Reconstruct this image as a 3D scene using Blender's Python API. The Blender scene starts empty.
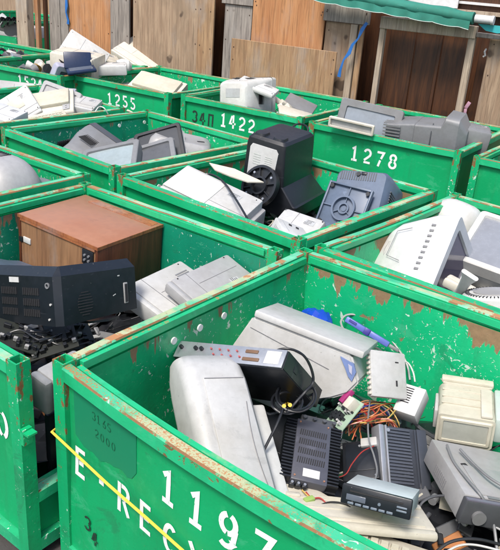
import bpy, bmesh, math, random
from math import sin, cos, pi, radians, sqrt
from mathutils import Vector, Matrix, Euler, noise

random.seed(7)
S = bpy.context.scene
C = S.collection
ZC = 2.1            # camera height
RIM = 1.1           # height of every bin rim
F = 709.94; PITCH = radians(23.5876); ROLL = radians(4.4747)

# ------------------------------------------------------------------ camera
cp, sp, cr, sr = cos(PITCH), sin(PITCH), cos(ROLL), sin(ROLL)
RIGHT = Vector((cr, sr*sp, sr*cp)); UP = Vector((-sr, cr*sp, cr*cp)); BACK = Vector((0, -cp, sp))
cam_d = bpy.data.cameras.new('camera'); cam = bpy.data.objects.new('camera', cam_d); C.objects.link(cam)
M = Matrix.Identity(4)
for i in range(3):
    M[i][0] = RIGHT[i]; M[i][1] = UP[i]; M[i][2] = BACK[i]
M[2][3] = ZC
cam.matrix_world = M
cam_d.sensor_fit = 'HORIZONTAL'; cam_d.sensor_width = 36; cam_d.lens = F/500*36
cam_d.clip_start = .05; cam_d.clip_end = 2000
S.camera = cam

def ray(px, py):
    return RIGHT*((px-250)/F) + UP*(-(py-275)/F) - BACK
def at(px, py, z):
    """point at height z seen at photo position px, py (measured coordinates)"""
    d = ray(px, py); t = (z-ZC)/d.z
    return Vector((d.x*t, d.y*t, z))

# ------------------------------------------------------------------ materials
MATS = {}
def nt(name):
    m = bpy.data.materials.new(name); m.use_nodes = True
    t = m.node_tree; t.nodes.clear()
    o = t.nodes.new('ShaderNodeOutputMaterial'); b = t.nodes.new('ShaderNodeBsdfPrincipled')
    t.links.new(b.outputs[0], o.inputs[0])
    return m, t, b
class G:
    """tiny node graph helper"""
    def __init__(s, t): s.t = t
    def n(s, kind, **kw):
        x = s.t.nodes.new(kind)
        for k, v in kw.items(): setattr(x, k, v)
        return x
    def put(s, sock, v):
        if hasattr(v, 'default_value') or hasattr(v, 'is_output'): s.t.links.new(v, sock)
        else: sock.default_value = v
    def math(s, op, a, b=0.0, c=None):
        x = s.n('ShaderNodeMath', operation=op)
        s.put(x.inputs[0], a); s.put(x.inputs[1], b)
        if c is not None: s.put(x.inputs[2], c)
        return x.outputs[0]
    def coords(s, sc=(1, 1, 1), rnd=True):
        tc = s.n('ShaderNodeTexCoord'); mp = s.n('ShaderNodeMapping'); mp.inputs['Scale'].default_value = sc
        s.t.links.new(tc.outputs['Object'], mp.inputs['Vector'])
        if rnd:
            oi = s.n('ShaderNodeObjectInfo'); mu = s.math('MULTIPLY', oi.outputs['Random'], 57.0)
            s.t.links.new(mu, mp.inputs['Location'])
        return mp.outputs[0]
    def noise(s, vec, scale, detail=4, rough=.55, dist=0.0):
        x = s.n('ShaderNodeTexNoise'); s.t.links.new(vec, x.inputs['Vector'])
        x.inputs['Scale'].default_value = scale; x.inputs['Detail'].default_value = detail
        x.inputs['Roughness'].default_value = rough; x.inputs['Distortion'].default_value = dist
        return x.outputs[0]
    def step(s, v, lo, hi):
        x = s.n('ShaderNodeMapRange'); x.interpolation_type = 'SMOOTHSTEP'
        s.put(x.inputs[0], v); x.inputs[1].default_value = lo; x.inputs[2].default_value = hi
        return x.outputs[0]
    def mix(s, f, a, b):
        x = s.n('ShaderNodeMix', data_type='RGBA')
        s.put(x.inputs[0], f)
        for i, v in ((6, a), (7, b)):
            if hasattr(v, 'is_output'): s.t.links.new(v, x.inputs[i])
            else: x.inputs[i].default_value = (*v, 1)
        return x.outputs[2]
    def bump(s, b, h, st=.3, d=.003):
        x = s.n('ShaderNodeBump'); x.inputs['Strength'].default_value = st; x.inputs['Distance'].default_value = d
        s.put(x.inputs['Height'], h); s.t.links.new(x.outputs[0], b.inputs['Normal'])

def plastic(name, col, rough=.45, dirt=.25, tint=(.30, .25, .17), metal=0.0):
    if name in MATS: return MATS[name]
    m, t, b = nt(name); g = G(t)
    v = g.coords()
    n1 = g.noise(v, 5, 5, .6); n2 = g.noise(v, 38, 4, .7); n3 = g.noise(g.coords((1, 1, 5)), 16, 3, .6)
    d = g.math('MULTIPLY', g.step(n1, .38, .74), dirt)
    c0 = tuple(x*.9 for x in col)
    c = g.mix(g.step(n2, .3, .7), c0, col)
    c = g.mix(d, c, tuple(x*y*1.6 for x, y in zip(col, tint)))
    sc = g.math('MULTIPLY', g.step(n3, .66, .72), .22*min(1, dirt*2.2))
    smu = g.step(g.noise(g.coords((1, 1.6, 1)), 9, 6, .75, 1.0), .60, .68)
    c = g.mix(g.math('MULTIPLY', smu, min(.4, dirt*.9)), c, tuple(x*.5 for x in col))
    sp_ = g.step(g.noise(v, 120, 2, .5), .74, .78)
    c = g.mix(g.math('MULTIPLY', sp_, .5), c, (.10, .085, .07) if sum(col) > .4 else (.3, .29, .27))
    c = g.mix(sc, c, tuple(x*.45 for x in col) if sum(col) > .6 else tuple(min(1, x*2.5+.05) for x in col))
    t.links.new(c, b.inputs['Base Color'])
    r = g.math('MULTIPLY_ADD', n2, .25, rough-.12)
    t.links.new(r, b.inputs['Roughness']); b.inputs['Metallic'].default_value = metal
    g.bump(b, n2, .12, .001)
    MATS[name] = m; return m

def plain(name, col, rough=.5, metal=0.0):
    if name in MATS: return MATS[name]
    m, t, b = nt(name); g = G(t); v = g.coords()
    n = g.noise(v, 30, 3, .6)
    t.links.new(g.mix(n, tuple(x*.75 for x in col), tuple(min(1, x*1.15) for x in col)), b.inputs['Base Color'])
    b.inputs['Roughness'].default_value = rough; b.inputs['Metallic'].default_value = metal
    MATS[name] = m; return m

def paint(name, c1, c2, chips, rust, drip=0.0, speckle=0.0, post=0.0, spsc=95):
    """worn green paint on steel: faded patches, white primer chips, brown rust"""
    m, t, b = nt(name); g = G(t)
    v = g.coords(); tc = g.n('ShaderNodeTexCoord'); sx = g.n('ShaderNodeSeparateXYZ')
    t.links.new(tc.outputs['Object'], sx.inputs[0]); z = sx.outputs[2]
    big = g.noise(v, 2.2, 4, .6); fine = g.noise(v, 70, 3, .7)
    streak = g.noise(g.coords((9, 9, .9)), 2.0, 4, .6)
    c = g.mix(g.step(big, .3, .72), c1, c2)
    c = g.mix(g.math('MULTIPLY', g.step(streak, .48, .78), .42), c, tuple(x*.55+.02 for x in c1))
    c = g.mix(g.math('MULTIPLY', g.step(g.noise(v, 11, 5, .7), .56, .7), .22), c, tuple(min(1, x*1.2+.05) for x in c2))
    c = g.mix(g.math('MULTIPLY', g.step(g.noise(v, 6, 6, .75, .6), .58, .66), .35), c, (.02, .11, .06))
    hgt = fine
    scf = g.step(g.noise(g.coords((1, 1, 2.2)), 4.5, 7, .8, .8), .57, .66)
    c = g.mix(g.math('MULTIPLY', scf, .30), c, (.10, .46, .28))
    if chips:
        reg = g.noise(v, 3.2, 3, .5)
        for sc, th, ve in ((26, .685, (1, 1, .75)), (60, .70, (1, .9, 1.3))):
            nn = g.noise(g.coords(ve), sc, 3, .55, 1.2)
            val = g.math('ADD', nn, g.math('MULTIPLY', g.math('SUBTRACT', reg, .5), .32*1.0))
            k = g.step(val, th-.05*chips, th+.012-.05*chips)
            c = g.mix(g.math('MULTIPLY', k, .85), c, (.62, .72, .64))
            hgt = g.math('SUBTRACT', hgt, g.math('MULTIPLY', k, .8))
        # long thin scratches
        nn = g.noise(g.coords((1, 1, .25)), 55, 2, .5, .3)
        k = g.step(g.math('ADD', nn, g.math('MULTIPLY', g.math('SUBTRACT', big, .5), .4)), .72, .74)
        c = g.mix(g.math('MULTIPLY', k, .6*chips), c, (.03, .09, .05))
    rn = g.noise(v, 13, 6, .68, .5)
    rr = g.math('ADD', rn, g.math('MULTIPLY', g.math('SUBTRACT', g.noise(v, 2.0, 2), .5), .5))
    kr = g.step(rr, .80-.22*rust, .83-.22*rust)
    if drip:
        dn = g.noise(g.coords((14, 14, 2.2)), 1.0, 5, .65, .4)
        band = g.step(z, RIM-.16, RIM-.035)
        dl = g.math('MULTIPLY', g.math('SUBTRACT', g.noise(g.coords((1, 1, .3)), 3.2, 2), .5), .42)
        kd = g.step(g.math('ADD', g.math('ADD', dn, dl), g.math('MULTIPLY', band, .17*drip)), .72, .735)
        kr = g.math('MAXIMUM', kr, kd)
    if speckle:
        geo = g.n('ShaderNodeNewGeometry'); sn = g.n('ShaderNodeSeparateXYZ'); t.links.new(geo.outputs['Normal'], sn.inputs[0])
        top = g.step(sn.outputs[2], .8, .9)
        cham = g.math('MULTIPLY', g.step(sn.outputs[2], .25, .5), g.math('SUBTRACT', 1.0, g.step(sn.outputs[2], .85, .97)))
        kr = g.math('MAXIMUM', kr, g.math('MULTIPLY', cham, g.step(g.noise(v, 9, 5, .7), .41, .47)))
        sp1 = g.step(g.math('ADD', g.noise(v, spsc, 4, .7), g.math('MULTIPLY', g.math('SUBTRACT', g.noise(v, 3.0, 3), .5), .5)), .62-.10*speckle, .68-.10*speckle)
        base = g.step(g.noise(v, 4, 5, .65), .60-.17*speckle, .74-.17*speckle)
        c = g.mix(g.math('MULTIPLY', g.math('MULTIPLY', top, base), .8), c, (.52, .45, .27))
        kk = g.math('MULTIPLY', top, sp1)
        c = g.mix(g.math('MULTIPLY', kk, .8), c, (.42, .135, .035))
    if post:
        pz = g.step(z, RIM-.42, RIM)
        kp = g.step(g.math('ADD', g.noise(g.coords((2.2, 2.2, 1)), 16, 6, .7), g.math('MULTIPLY', pz, .22*post)), .67, .70)
        kr = g.math('MAXIMUM', kr, kp)
    rcol = g.mix(g.noise(v, 45, 4, .7), *((.34, .115, .035), (.10, .035, .018)) if not drip else ((.36, .20, .11), (.17, .085, .045)))
    edge = g.mix(.5, rcol, (.5, .33, .12))
    c = g.mix(g.math('MULTIPLY', kr, .93), c, rcol)
    hgt = g.math('SUBTRACT', hgt, kr)
    t.links.new(c, b.inputs['Base Color'])
    t.links.new(g.math('MULTIPLY_ADD', kr, .35, .42), b.inputs['Roughness'])
    g.bump(b, hgt, .35, .002)
    MATS[name] = m; return m

GREEN1 = (.003, .32, .118); GREEN2 = (.006, .43, .165)
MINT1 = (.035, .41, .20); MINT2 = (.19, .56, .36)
paint('wall_front', (.002, .295, .098), (.003, .36, .128), 0, .10)
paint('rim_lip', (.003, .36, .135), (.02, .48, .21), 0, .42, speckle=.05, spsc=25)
paint('wall_inner', GREEN1, GREEN2, .42, .35, drip=.85)
paint('wall_drip', (.004, .40, .158), (.009, .50, .205), .65, .45, drip=1.55)
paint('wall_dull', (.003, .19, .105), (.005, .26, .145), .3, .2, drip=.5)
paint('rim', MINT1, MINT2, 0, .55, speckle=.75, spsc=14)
paint('rim_green', (.006, .31, .125), (.03, .42, .20), .1, .4, speckle=.12, spsc=30)
paint('rim_rusty', (.012, .36, .16), (.06, .47, .25), .3, .3, speckle=1.0, spsc=170)
paint('post', GREEN1, GREEN2, .3, .4, post=.62)

def wood(name, c1, c2, c3=(.05, .03, .02), scale=1.0, rough=.8, knots=.5):
    if name in MATS: return MATS[name]
    m, t, b = nt(name); g = G(t)
    v = g.coords((6*scale, 6*scale, .55*scale))
    n1 = g.noise(v, 2.5, 7, .62, 1.6); n2 = g.noise(g.coords((60, 60, 2.2)), 1.5, 4, .7)
    blot = g.noise(g.coords(), 2.4, 5, .65, .8)
    c = g.mix(g.step(n1, .3, .7), c1, c2)
    c = g.mix(g.math('MULTIPLY', g.step(n2, .46, .7), .65), c, tuple(x*.42 for x in c1))
    cr_ = g.step(g.noise(g.coords((34, 34, .8)), 1.6, 5, .7, .6), .63, .67)
    c = g.mix(g.math('MULTIPLY', cr_, .75*min(1, knots*1.6)), c, tuple(x*.22 for x in c1))
    gw = g.step(g.noise(g.coords((1.5, 1.5, .6)), 3.1, 5, .65), .50, .68)
    c = g.mix(g.math('MULTIPLY', gw, .45*min(1, knots*1.6)), c, (.30, .28, .26) if sum(c1) > .3 else c1)
    c = g.mix(g.math('MULTIPLY', g.step(blot, .5, .72), knots), c, tuple(x*.6 for x in c2))
    kn = g.step(g.noise(g.coords((1, 1, .7)), 6.5, 2, .5), .70, .75)
    c = g.mix(g.math('MULTIPLY', kn, knots), c, c3)
    t.links.new(c, b.inputs['Base Color']); b.inputs['Roughness'].default_value = rough
    g.bump(b, g.math('ADD', n1, n2), .4, .003)
    MATS[name] = m; return m
wood('ply_orange', (.40, .175, .07), (.50, .25, .11), knots=.35)
wood('ply_brown', (.27, .155, .08), (.41, .265, .145), knots=.7)
wood('ply_tan', (.27, .18, .115), (.39, .28, .185), knots=.75)
wood('board_grey', (.19, .165, .145), (.35, .31, .27), knots=.8)
wood('board_pale', (.33, .25, .18), (.50, .41, .31), knots=.7)
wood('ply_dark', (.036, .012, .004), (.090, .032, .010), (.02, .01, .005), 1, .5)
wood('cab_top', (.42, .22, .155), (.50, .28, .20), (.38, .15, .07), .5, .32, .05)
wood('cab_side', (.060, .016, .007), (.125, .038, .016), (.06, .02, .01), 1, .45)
wood('cab_back', (.20, .095, .042), (.33, .18, .085), (.12, .06, .03), .35, .85, .6)
wood('cab_edge', (.28, .09, .035), (.38, .14, .05), (.10, .03, .01), 1, .5)

W = lambda: plastic('white_plastic', (.60, .60, .58), .38, .22)
WW = lambda: plastic('bright_white', (.60, .605, .60), .35, .16)
BG = lambda: plastic('beige_plastic', (.55, .52, .42), .45, .28)
BG2 = lambda: plastic('warm_beige', (.60, .565, .48), .5, .25)
GW = lambda: plastic('grey_white', (.49, .49, .48), .42, .28)
GR = lambda: plastic('mid_grey', (.20, .205, .215), .45, .3)
LG = lambda: plastic('light_grey', (.36, .36, .365), .42, .28)
DG = lambda: plastic('dark_grey', (.075, .08, .09), .42, .35)
BK = lambda: plastic('black_plastic', (.016, .018, .023), .38, .4)
BB = lambda: plastic('blue_black', (.012, .015, .021), .35, .45)
BL = lambda: plastic('slate_blue', (.10, .135, .20), .4, .3)
SL = lambda: plastic('steel_sheet', (.42, .44, .48), .33, .2, metal=.55)
TG = lambda: plastic('tape_grey', (.55, .61, .62), .4, .25)
PU = lambda: plastic('purple_blue', (.11, .15, .48), .4, .15)
LI = lambda: plastic('lilac_grey', (.40, .40, .50), .4, .2)
GL = lambda: plastic('screen_glass', (.115, .135, .175), .12, .35)
GLP = lambda: plastic('pale_screen', (.30, .36, .38), .14, .3)
def vent(): return plain('vent_shadow', (.02, .02, .022), .8)
def ventg(): return plain('vent_grey', (.20, .20, .21), .8)

# ------------------------------------------------------------------ mesh builder
class MB:
    def __init__(s): s.bm = bmesh.new(); s.mi = 0
    def _add(s, vs, fs, R=None):
        V = [s.bm.verts.new(R @ Vector(v) if R else Vector(v)) for v in vs]
        out = []
        for f in fs:
            try:
                q = s.bm.faces.new([V[i] for i in f]); q.material_index = s.mi; out.append(q)
            except ValueError: pass
        return V, out
    def box(s, c, d, R=None, bev=0, seg=2, taper=None):
        x, y, z = d[0]/2, d[1]/2, d[2]/2
        T = Matrix.Translation(c) @ (R.to_4x4() if R else Matrix.Identity(4))
        tx = taper or (1, 1)
        vs = [(-x, -y, -z), (x, -y, -z), (x, y, -z), (-x, y, -z), (-x*tx[0], -y*tx[1], z), (x*tx[0], -y*tx[1], z), (x*tx[0], y*tx[1], z), (-x*tx[0], y*tx[1], z)]
        V, Fs = s._add(vs, [(0, 3, 2, 1), (4, 5, 6, 7), (0, 1, 5, 4), (1, 2, 6, 5), (2, 3, 7, 6), (3, 0, 4, 7)], T)
        if bev:
            es = list({e for f in Fs for e in f.edges})
            r = bmesh.ops.bevel(s.bm, geom=es, offset=bev, segments=seg, affect='EDGES', profile=.5, clamp_overlap=True)
            for f in r['faces']: f.material_index = s.mi
        return s
    def loft(s, rings, cap=True):
        n = len(rings[0]); V = [[s.bm.verts.new(Vector(p)) for p in r] for r in rings]
        for a, b in zip(V, V[1:]):
            for i in range(n):
                f = s.bm.faces.new((a[i], a[(i+1) % n], b[(i+1) % n], b[i])); f.material_index = s.mi
        if cap:
            for r in (V[0][::-1], V[-1]):
                f = s.bm.faces.new(r); f.material_index = s.mi
        return s
    def tube(s, pts, r, n=8, cap=True):
        pts = [Vector(p) for p in pts]; rings = []
        t0 = (pts[1]-pts[0]).normalized(); nrm = t0.orthogonal().normalized()
        for i, p in enumerate(pts):
            t = (pts[min(i+1, len(pts)-1)]-pts[max(i-1, 0)])
            if t.length < 1e-9: t = t0
            t.normalize(); nrm = (nrm - t*nrm.dot(t))
            nrm = nrm.normalized() if nrm.length > 1e-6 else t.orthogonal().normalized()
            bn = t.cross(nrm)
            rings.append([p + nrm*r*cos(2*pi*k/n) + bn*r*sin(2*pi*k/n) for k in range(n)])
        return s.loft(rings, cap)
    def cyl(s, c, r, h, axis='z', n=24, r2=None):
        r2 = r if r2 is None else r2; c = Vector(c)
        A = {'x': (Vector((0, 1, 0)), Vector((0, 0, 1)), Vector((1, 0, 0))), 'y': (Vector((0, 0, 1)), Vector((1, 0, 0)), Vector((0, 1, 0))), 'z': (Vector((1, 0, 0)), Vector((0, 1, 0)), Vector((0, 0, 1)))}[axis]
        rg = []
        for hh, rr in ((-h/2, r), (h/2, r2)):
            rg.append([c + A[0]*rr*cos(2*pi*k/n) + A[1]*rr*sin(2*pi*k/n) + A[2]*hh for k in range(n)])
        return s.loft(rg)
    def ring(s, c, ro, ri, h, axis='z', n=28):
        """flat annulus with thickness"""
        c = Vector(c); A = {'x': (Vector((0, 1, 0)), Vector((0, 0, 1)), Vector((1, 0, 0))), 'y': (Vector((0, 0, 1)), Vector((1, 0, 0)), Vector((0, 1, 0))), 'z': (Vector((1, 0, 0)), Vector((0, 1, 0)), Vector((0, 0, 1)))}[axis]
        def R(r, hh): return [s.bm.verts.new(c + A[0]*r*cos(2*pi*k/n) + A[1]*r*sin(2*pi*k/n) + A[2]*hh) for k in range(n)]
        q = [R(ro, -h/2), R(ro, h/2), R(ri, h/2), R(ri, -h/2)]
        for a, b in zip(q, q[1:]+q[:1]):
            for i in range(n):
                f = s.bm.faces.new((a[i], a[(i+1) % n], b[(i+1) % n], b[i])); f.material_index = s.mi
        return s
    def prism(s, poly, c0, ax, ay, an, th):
        """polygon (2D) in plane ax/ay, extruded th along an"""
        c0, ax, ay, an = Vector(c0), Vector(ax), Vector(ay), Vector(an)
        a = [c0+ax*p[0]+ay*p[1] for p in poly]; b = [q+an*th for q in a]
        return s.loft([a, b])
    def build(s, name, mats, parent=None, smooth=True, ang=35):
        bmesh.ops.recalc_face_normals(s.bm, faces=s.bm.faces)
        me = bpy.data.meshes.new(name); s.bm.to_mesh(me); s.bm.free()
        for m in (mats if isinstance(mats, (list, tuple)) else [mats]): me.materials.append(m)
        if smooth:
            me.polygons.foreach_set('use_smooth', [True]*len(me.polygons)); me.set_sharp_from_angle(angle=radians(ang))
        o = bpy.data.objects.new(name, me); C.objects.link(o)
        if parent: o.parent = parent
        return o
def rr(w, h, r, n=5):
    """rounded rectangle outline"""
    r = min(r, w/2*.98, h/2*.98); P = []
    for cx, cy, a0 in ((w/2-r, h/2-r, 0), (-w/2+r, h/2-r, 90), (-w/2+r, -h/2+r, 180), (w/2-r, -h/2+r, 270)):
        for k in range(n+1):
            a = radians(a0+90*k/n); P.append((cx+r*cos(a), cy+r*sin(a)))
    return P
def loft_axis(b, secs, axis='y', n=5):
    """secs: (t, w, h, r, ox, oz) rounded rectangles along an axis"""
    rings = []
    for q in secs:
        t, w, h, r = q[:4]; ox, oz = (q[4], q[5]) if len(q) > 4 else (0, 0)
        P = rr(w, h, r, n)
        if axis == 'y': rings.append([(x+ox, t, z+oz) for x, z in P])
        elif axis == 'z': rings.append([(x+ox, y+oz, t) for x, y in P])
        else: rings.append([(t, x+ox, y+oz) for x, y in P])
    b.loft(rings); return b

def empty(name, loc, rot=(0, 0, 0), mat=None):
    o = bpy.data.objects.new(name, None); C.objects.link(o); o.empty_display_size = .1
    if mat is not None: o.matrix_world = mat
    else: o.location = loc; o.rotation_euler = [radians(a) for a in rot]
    return o
def tag(o, label, cat, group=None, kind=None):
    if label: o['label'] = label
    if cat: o['category'] = cat
    if group: o['group'] = group
    if kind: o['kind'] = kind
    return o
def thing(name, label, cat, loc, rot=(0, 0, 0), group=None, mat=None):
    return tag(empty(name, loc, rot, mat), label, cat, group)
def axes(loc, x, y):
    x = Vector(x).normalized(); y = Vector(y); y = (y-x*y.dot(x)).normalized(); z = x.cross(y)
    m = Matrix.Identity(4)
    for i in range(3): m[i][0] = x[i]; m[i][1] = y[i]; m[i][2] = z[i]; m[i][3] = loc[i]
    return m
def rx(a): return Matrix.Rotation(radians(a), 3, 'X')
def ry(a): return Matrix.Rotation(radians(a), 3, 'Y')
def rz(a): return Matrix.Rotation(radians(a), 3, 'Z')

# ------------------------------------------------------------------ stencil lettering
def arc(cx, cy, rx_, ry_, a0, a1, n=8):
    return [(cx+rx_*cos(radians(a0+(a1-a0)*k/n)), cy+ry_*sin(radians(a0+(a1-a0)*k/n))) for k in range(n+1)]
GLY = {
 '1': [[(.12, .80), (.30, .93), (.30, .15)], [(.10, .07), (.50, .07)]],
 '2': [arc(.30, .69, .22, .24, 165, -45, 10)+[(.10, .20)], [(.08, .07), (.54, .07)]],
 '3': [arc(.28, .71, .22, .22, 160, -60, 9), arc(.28, .29, .23, .22, 60, -160, 9)],
 '4': [[(.36, 1.0), (.36, .42)], [(.24, .93), (.06, .36), (.27, .36)], [(.45, .36), (.58, .36)], [(.36, .28), (.36, .0)]],
 '5': [[(.50, .93), (.13, .93), (.11, .60)], arc(.27, .31, .24, .24, 105, -150, 11)],
 '7': [[(.06, .93), (.52, .93), (.36, .52)], [(.32, .42), (.20, .0)]],
 '8': [arc(.27, .73, .19, .19, -70, 250, 14), arc(.27, .28, .22, .21, 110, 430, 14)],
 '9': [arc(.30, .68, .21, .25, 75, -90, 9), arc(.30, .68, .21, .25, 105, 260, 9), [(.52, .60), (.48, .25)]+arc(.28, .25, .20, .18, 0, -140, 6)],
 '0': [arc(.30, .5, .22, .43, 75, -75, 10), arc(.30, .5, .22, .43, 105, 255, 10)],
 'E': [[(.50, .93), (.12, .93), (.12, .07), (.50, .07)], [(.22, .50), (.44, .50)]],
 'R': [[(.12, .0), (.12, 1.0)], [(.22, .93), (.34, .93)]+arc(.34, .73, .18, .20, 80, -80, 7)+[(.22, .53)], [(.32, .44), (.54, .0)]],
 'C': [arc(.32, .5, .22, .43, 50, 170, 9), arc(.32, .5, .22, .43, 190, 310, 9)],
 'Y': [[(.05, 1.0), (.30, .52), (.30, .0)], [(.37, .60), (.55, 1.0)]],
 'L': [[(.12, 1.0), (.12, .07), (.50, .07)]],
 '-': [[(.18, .45), (.40, .45)]],
 'o': [[(.10, .0), (.10, .93), (.50, .93), (.50, .0)]],
 '6': [[(.45, .95), (.14, .45)]+arc(.30, .28, .20, .22, 150, -170, 12)],
 ' ': [],
}
def ribbon(pts, w):
    P = [Vector((p[0], p[1])) for p in pts]; L, Rr = [], []
    # subdivide long segments
    Q = [P[0]]
    for a, b in zip(P, P[1:]):
        k = max(1, int((b-a).length/.25))
        for i in range(1, k+1): Q.append(a.lerp(b, i/k))
    P = Q
    for i, p in enumerate(P):
        d1 = (P[i]-P[i-1]).normalized() if i else (P[1]-P[0]).normalized()
        d2 = (P[i+1]-P[i]).normalized() if i < len(P)-1 else d1
        n1 = Vector((-d1.y, d1.x)); n2 = Vector((-d2.y, d2.x)); mm = (n1+n2)
        mm = mm.normalized() if mm.length > 1e-6 else n1
        k = w/2/max(.55, mm.dot(n1))
        L.append(p+mm*k); Rr.append(p-mm*k)
    return L, Rr

# ------------------------------------------------------------------ ground
GZ = .40            # ground level
def asphalt():
    m, t, b = nt('ground_asphalt'); g = G(t); v = g.coords(rnd=False)
    n1 = g.noise(v, .6, 5, .6); n2 = g.noise(v, 60, 4, .7)
    c = g.mix(n2, (.035, .035, .036), (.085, .082, .078)); c = g.mix(g.step(n1, .4, .7), c, (.05, .045, .04))
    t.links.new(c, b.inputs['Base Color']); b.inputs['Roughness'].default_value = .9; g.bump(b, n2, .5, .004)
    return m
b = MB(); N = 12
b.box((0, 0, GZ-.05), (600, 600, .1)); tag(b.build('ground', asphalt(), smooth=False), None, None, None, 'structure')

# ------------------------------------------------------------------ bins
T = .045
WHITE_PAINT = None
def stencil_paint(name, col, green):
    m, t, b = nt(name); g = G(t); v = g.coords()
    k = g.step(g.noise(v, 42, 5, .7, .4), .60, .68)
    t.links.new(g.mix(g.math('MULTIPLY', k, .7), col, green), b.inputs['Base Color']); b.inputs['Roughness'].default_value = .6
    MATS[name] = m; return m
stencil_paint('stencil_white', (.78, .80, .78), (.02, .36, .16)); stencil_paint('stencil_black', (.012, .03, .02), (.004, .20, .08))
stencil_paint('patch_green', (.0025, .205, .095), (.004, .25, .115)); stencil_paint('marker_green', (.001, .10, .045), (.002, .19, .08))
OUTSET = .022
def wall_disp(seed, s, z, amp=.007):
    e = min(1, max(0, (RIM-z)/.25))
    return amp*e*noise.noise(Vector((s*2.6+seed*7.3, z*3.1, seed*1.7)))*2
def bow(seed, s, L, amp):
    return amp*sin(pi*s/L)

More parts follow.
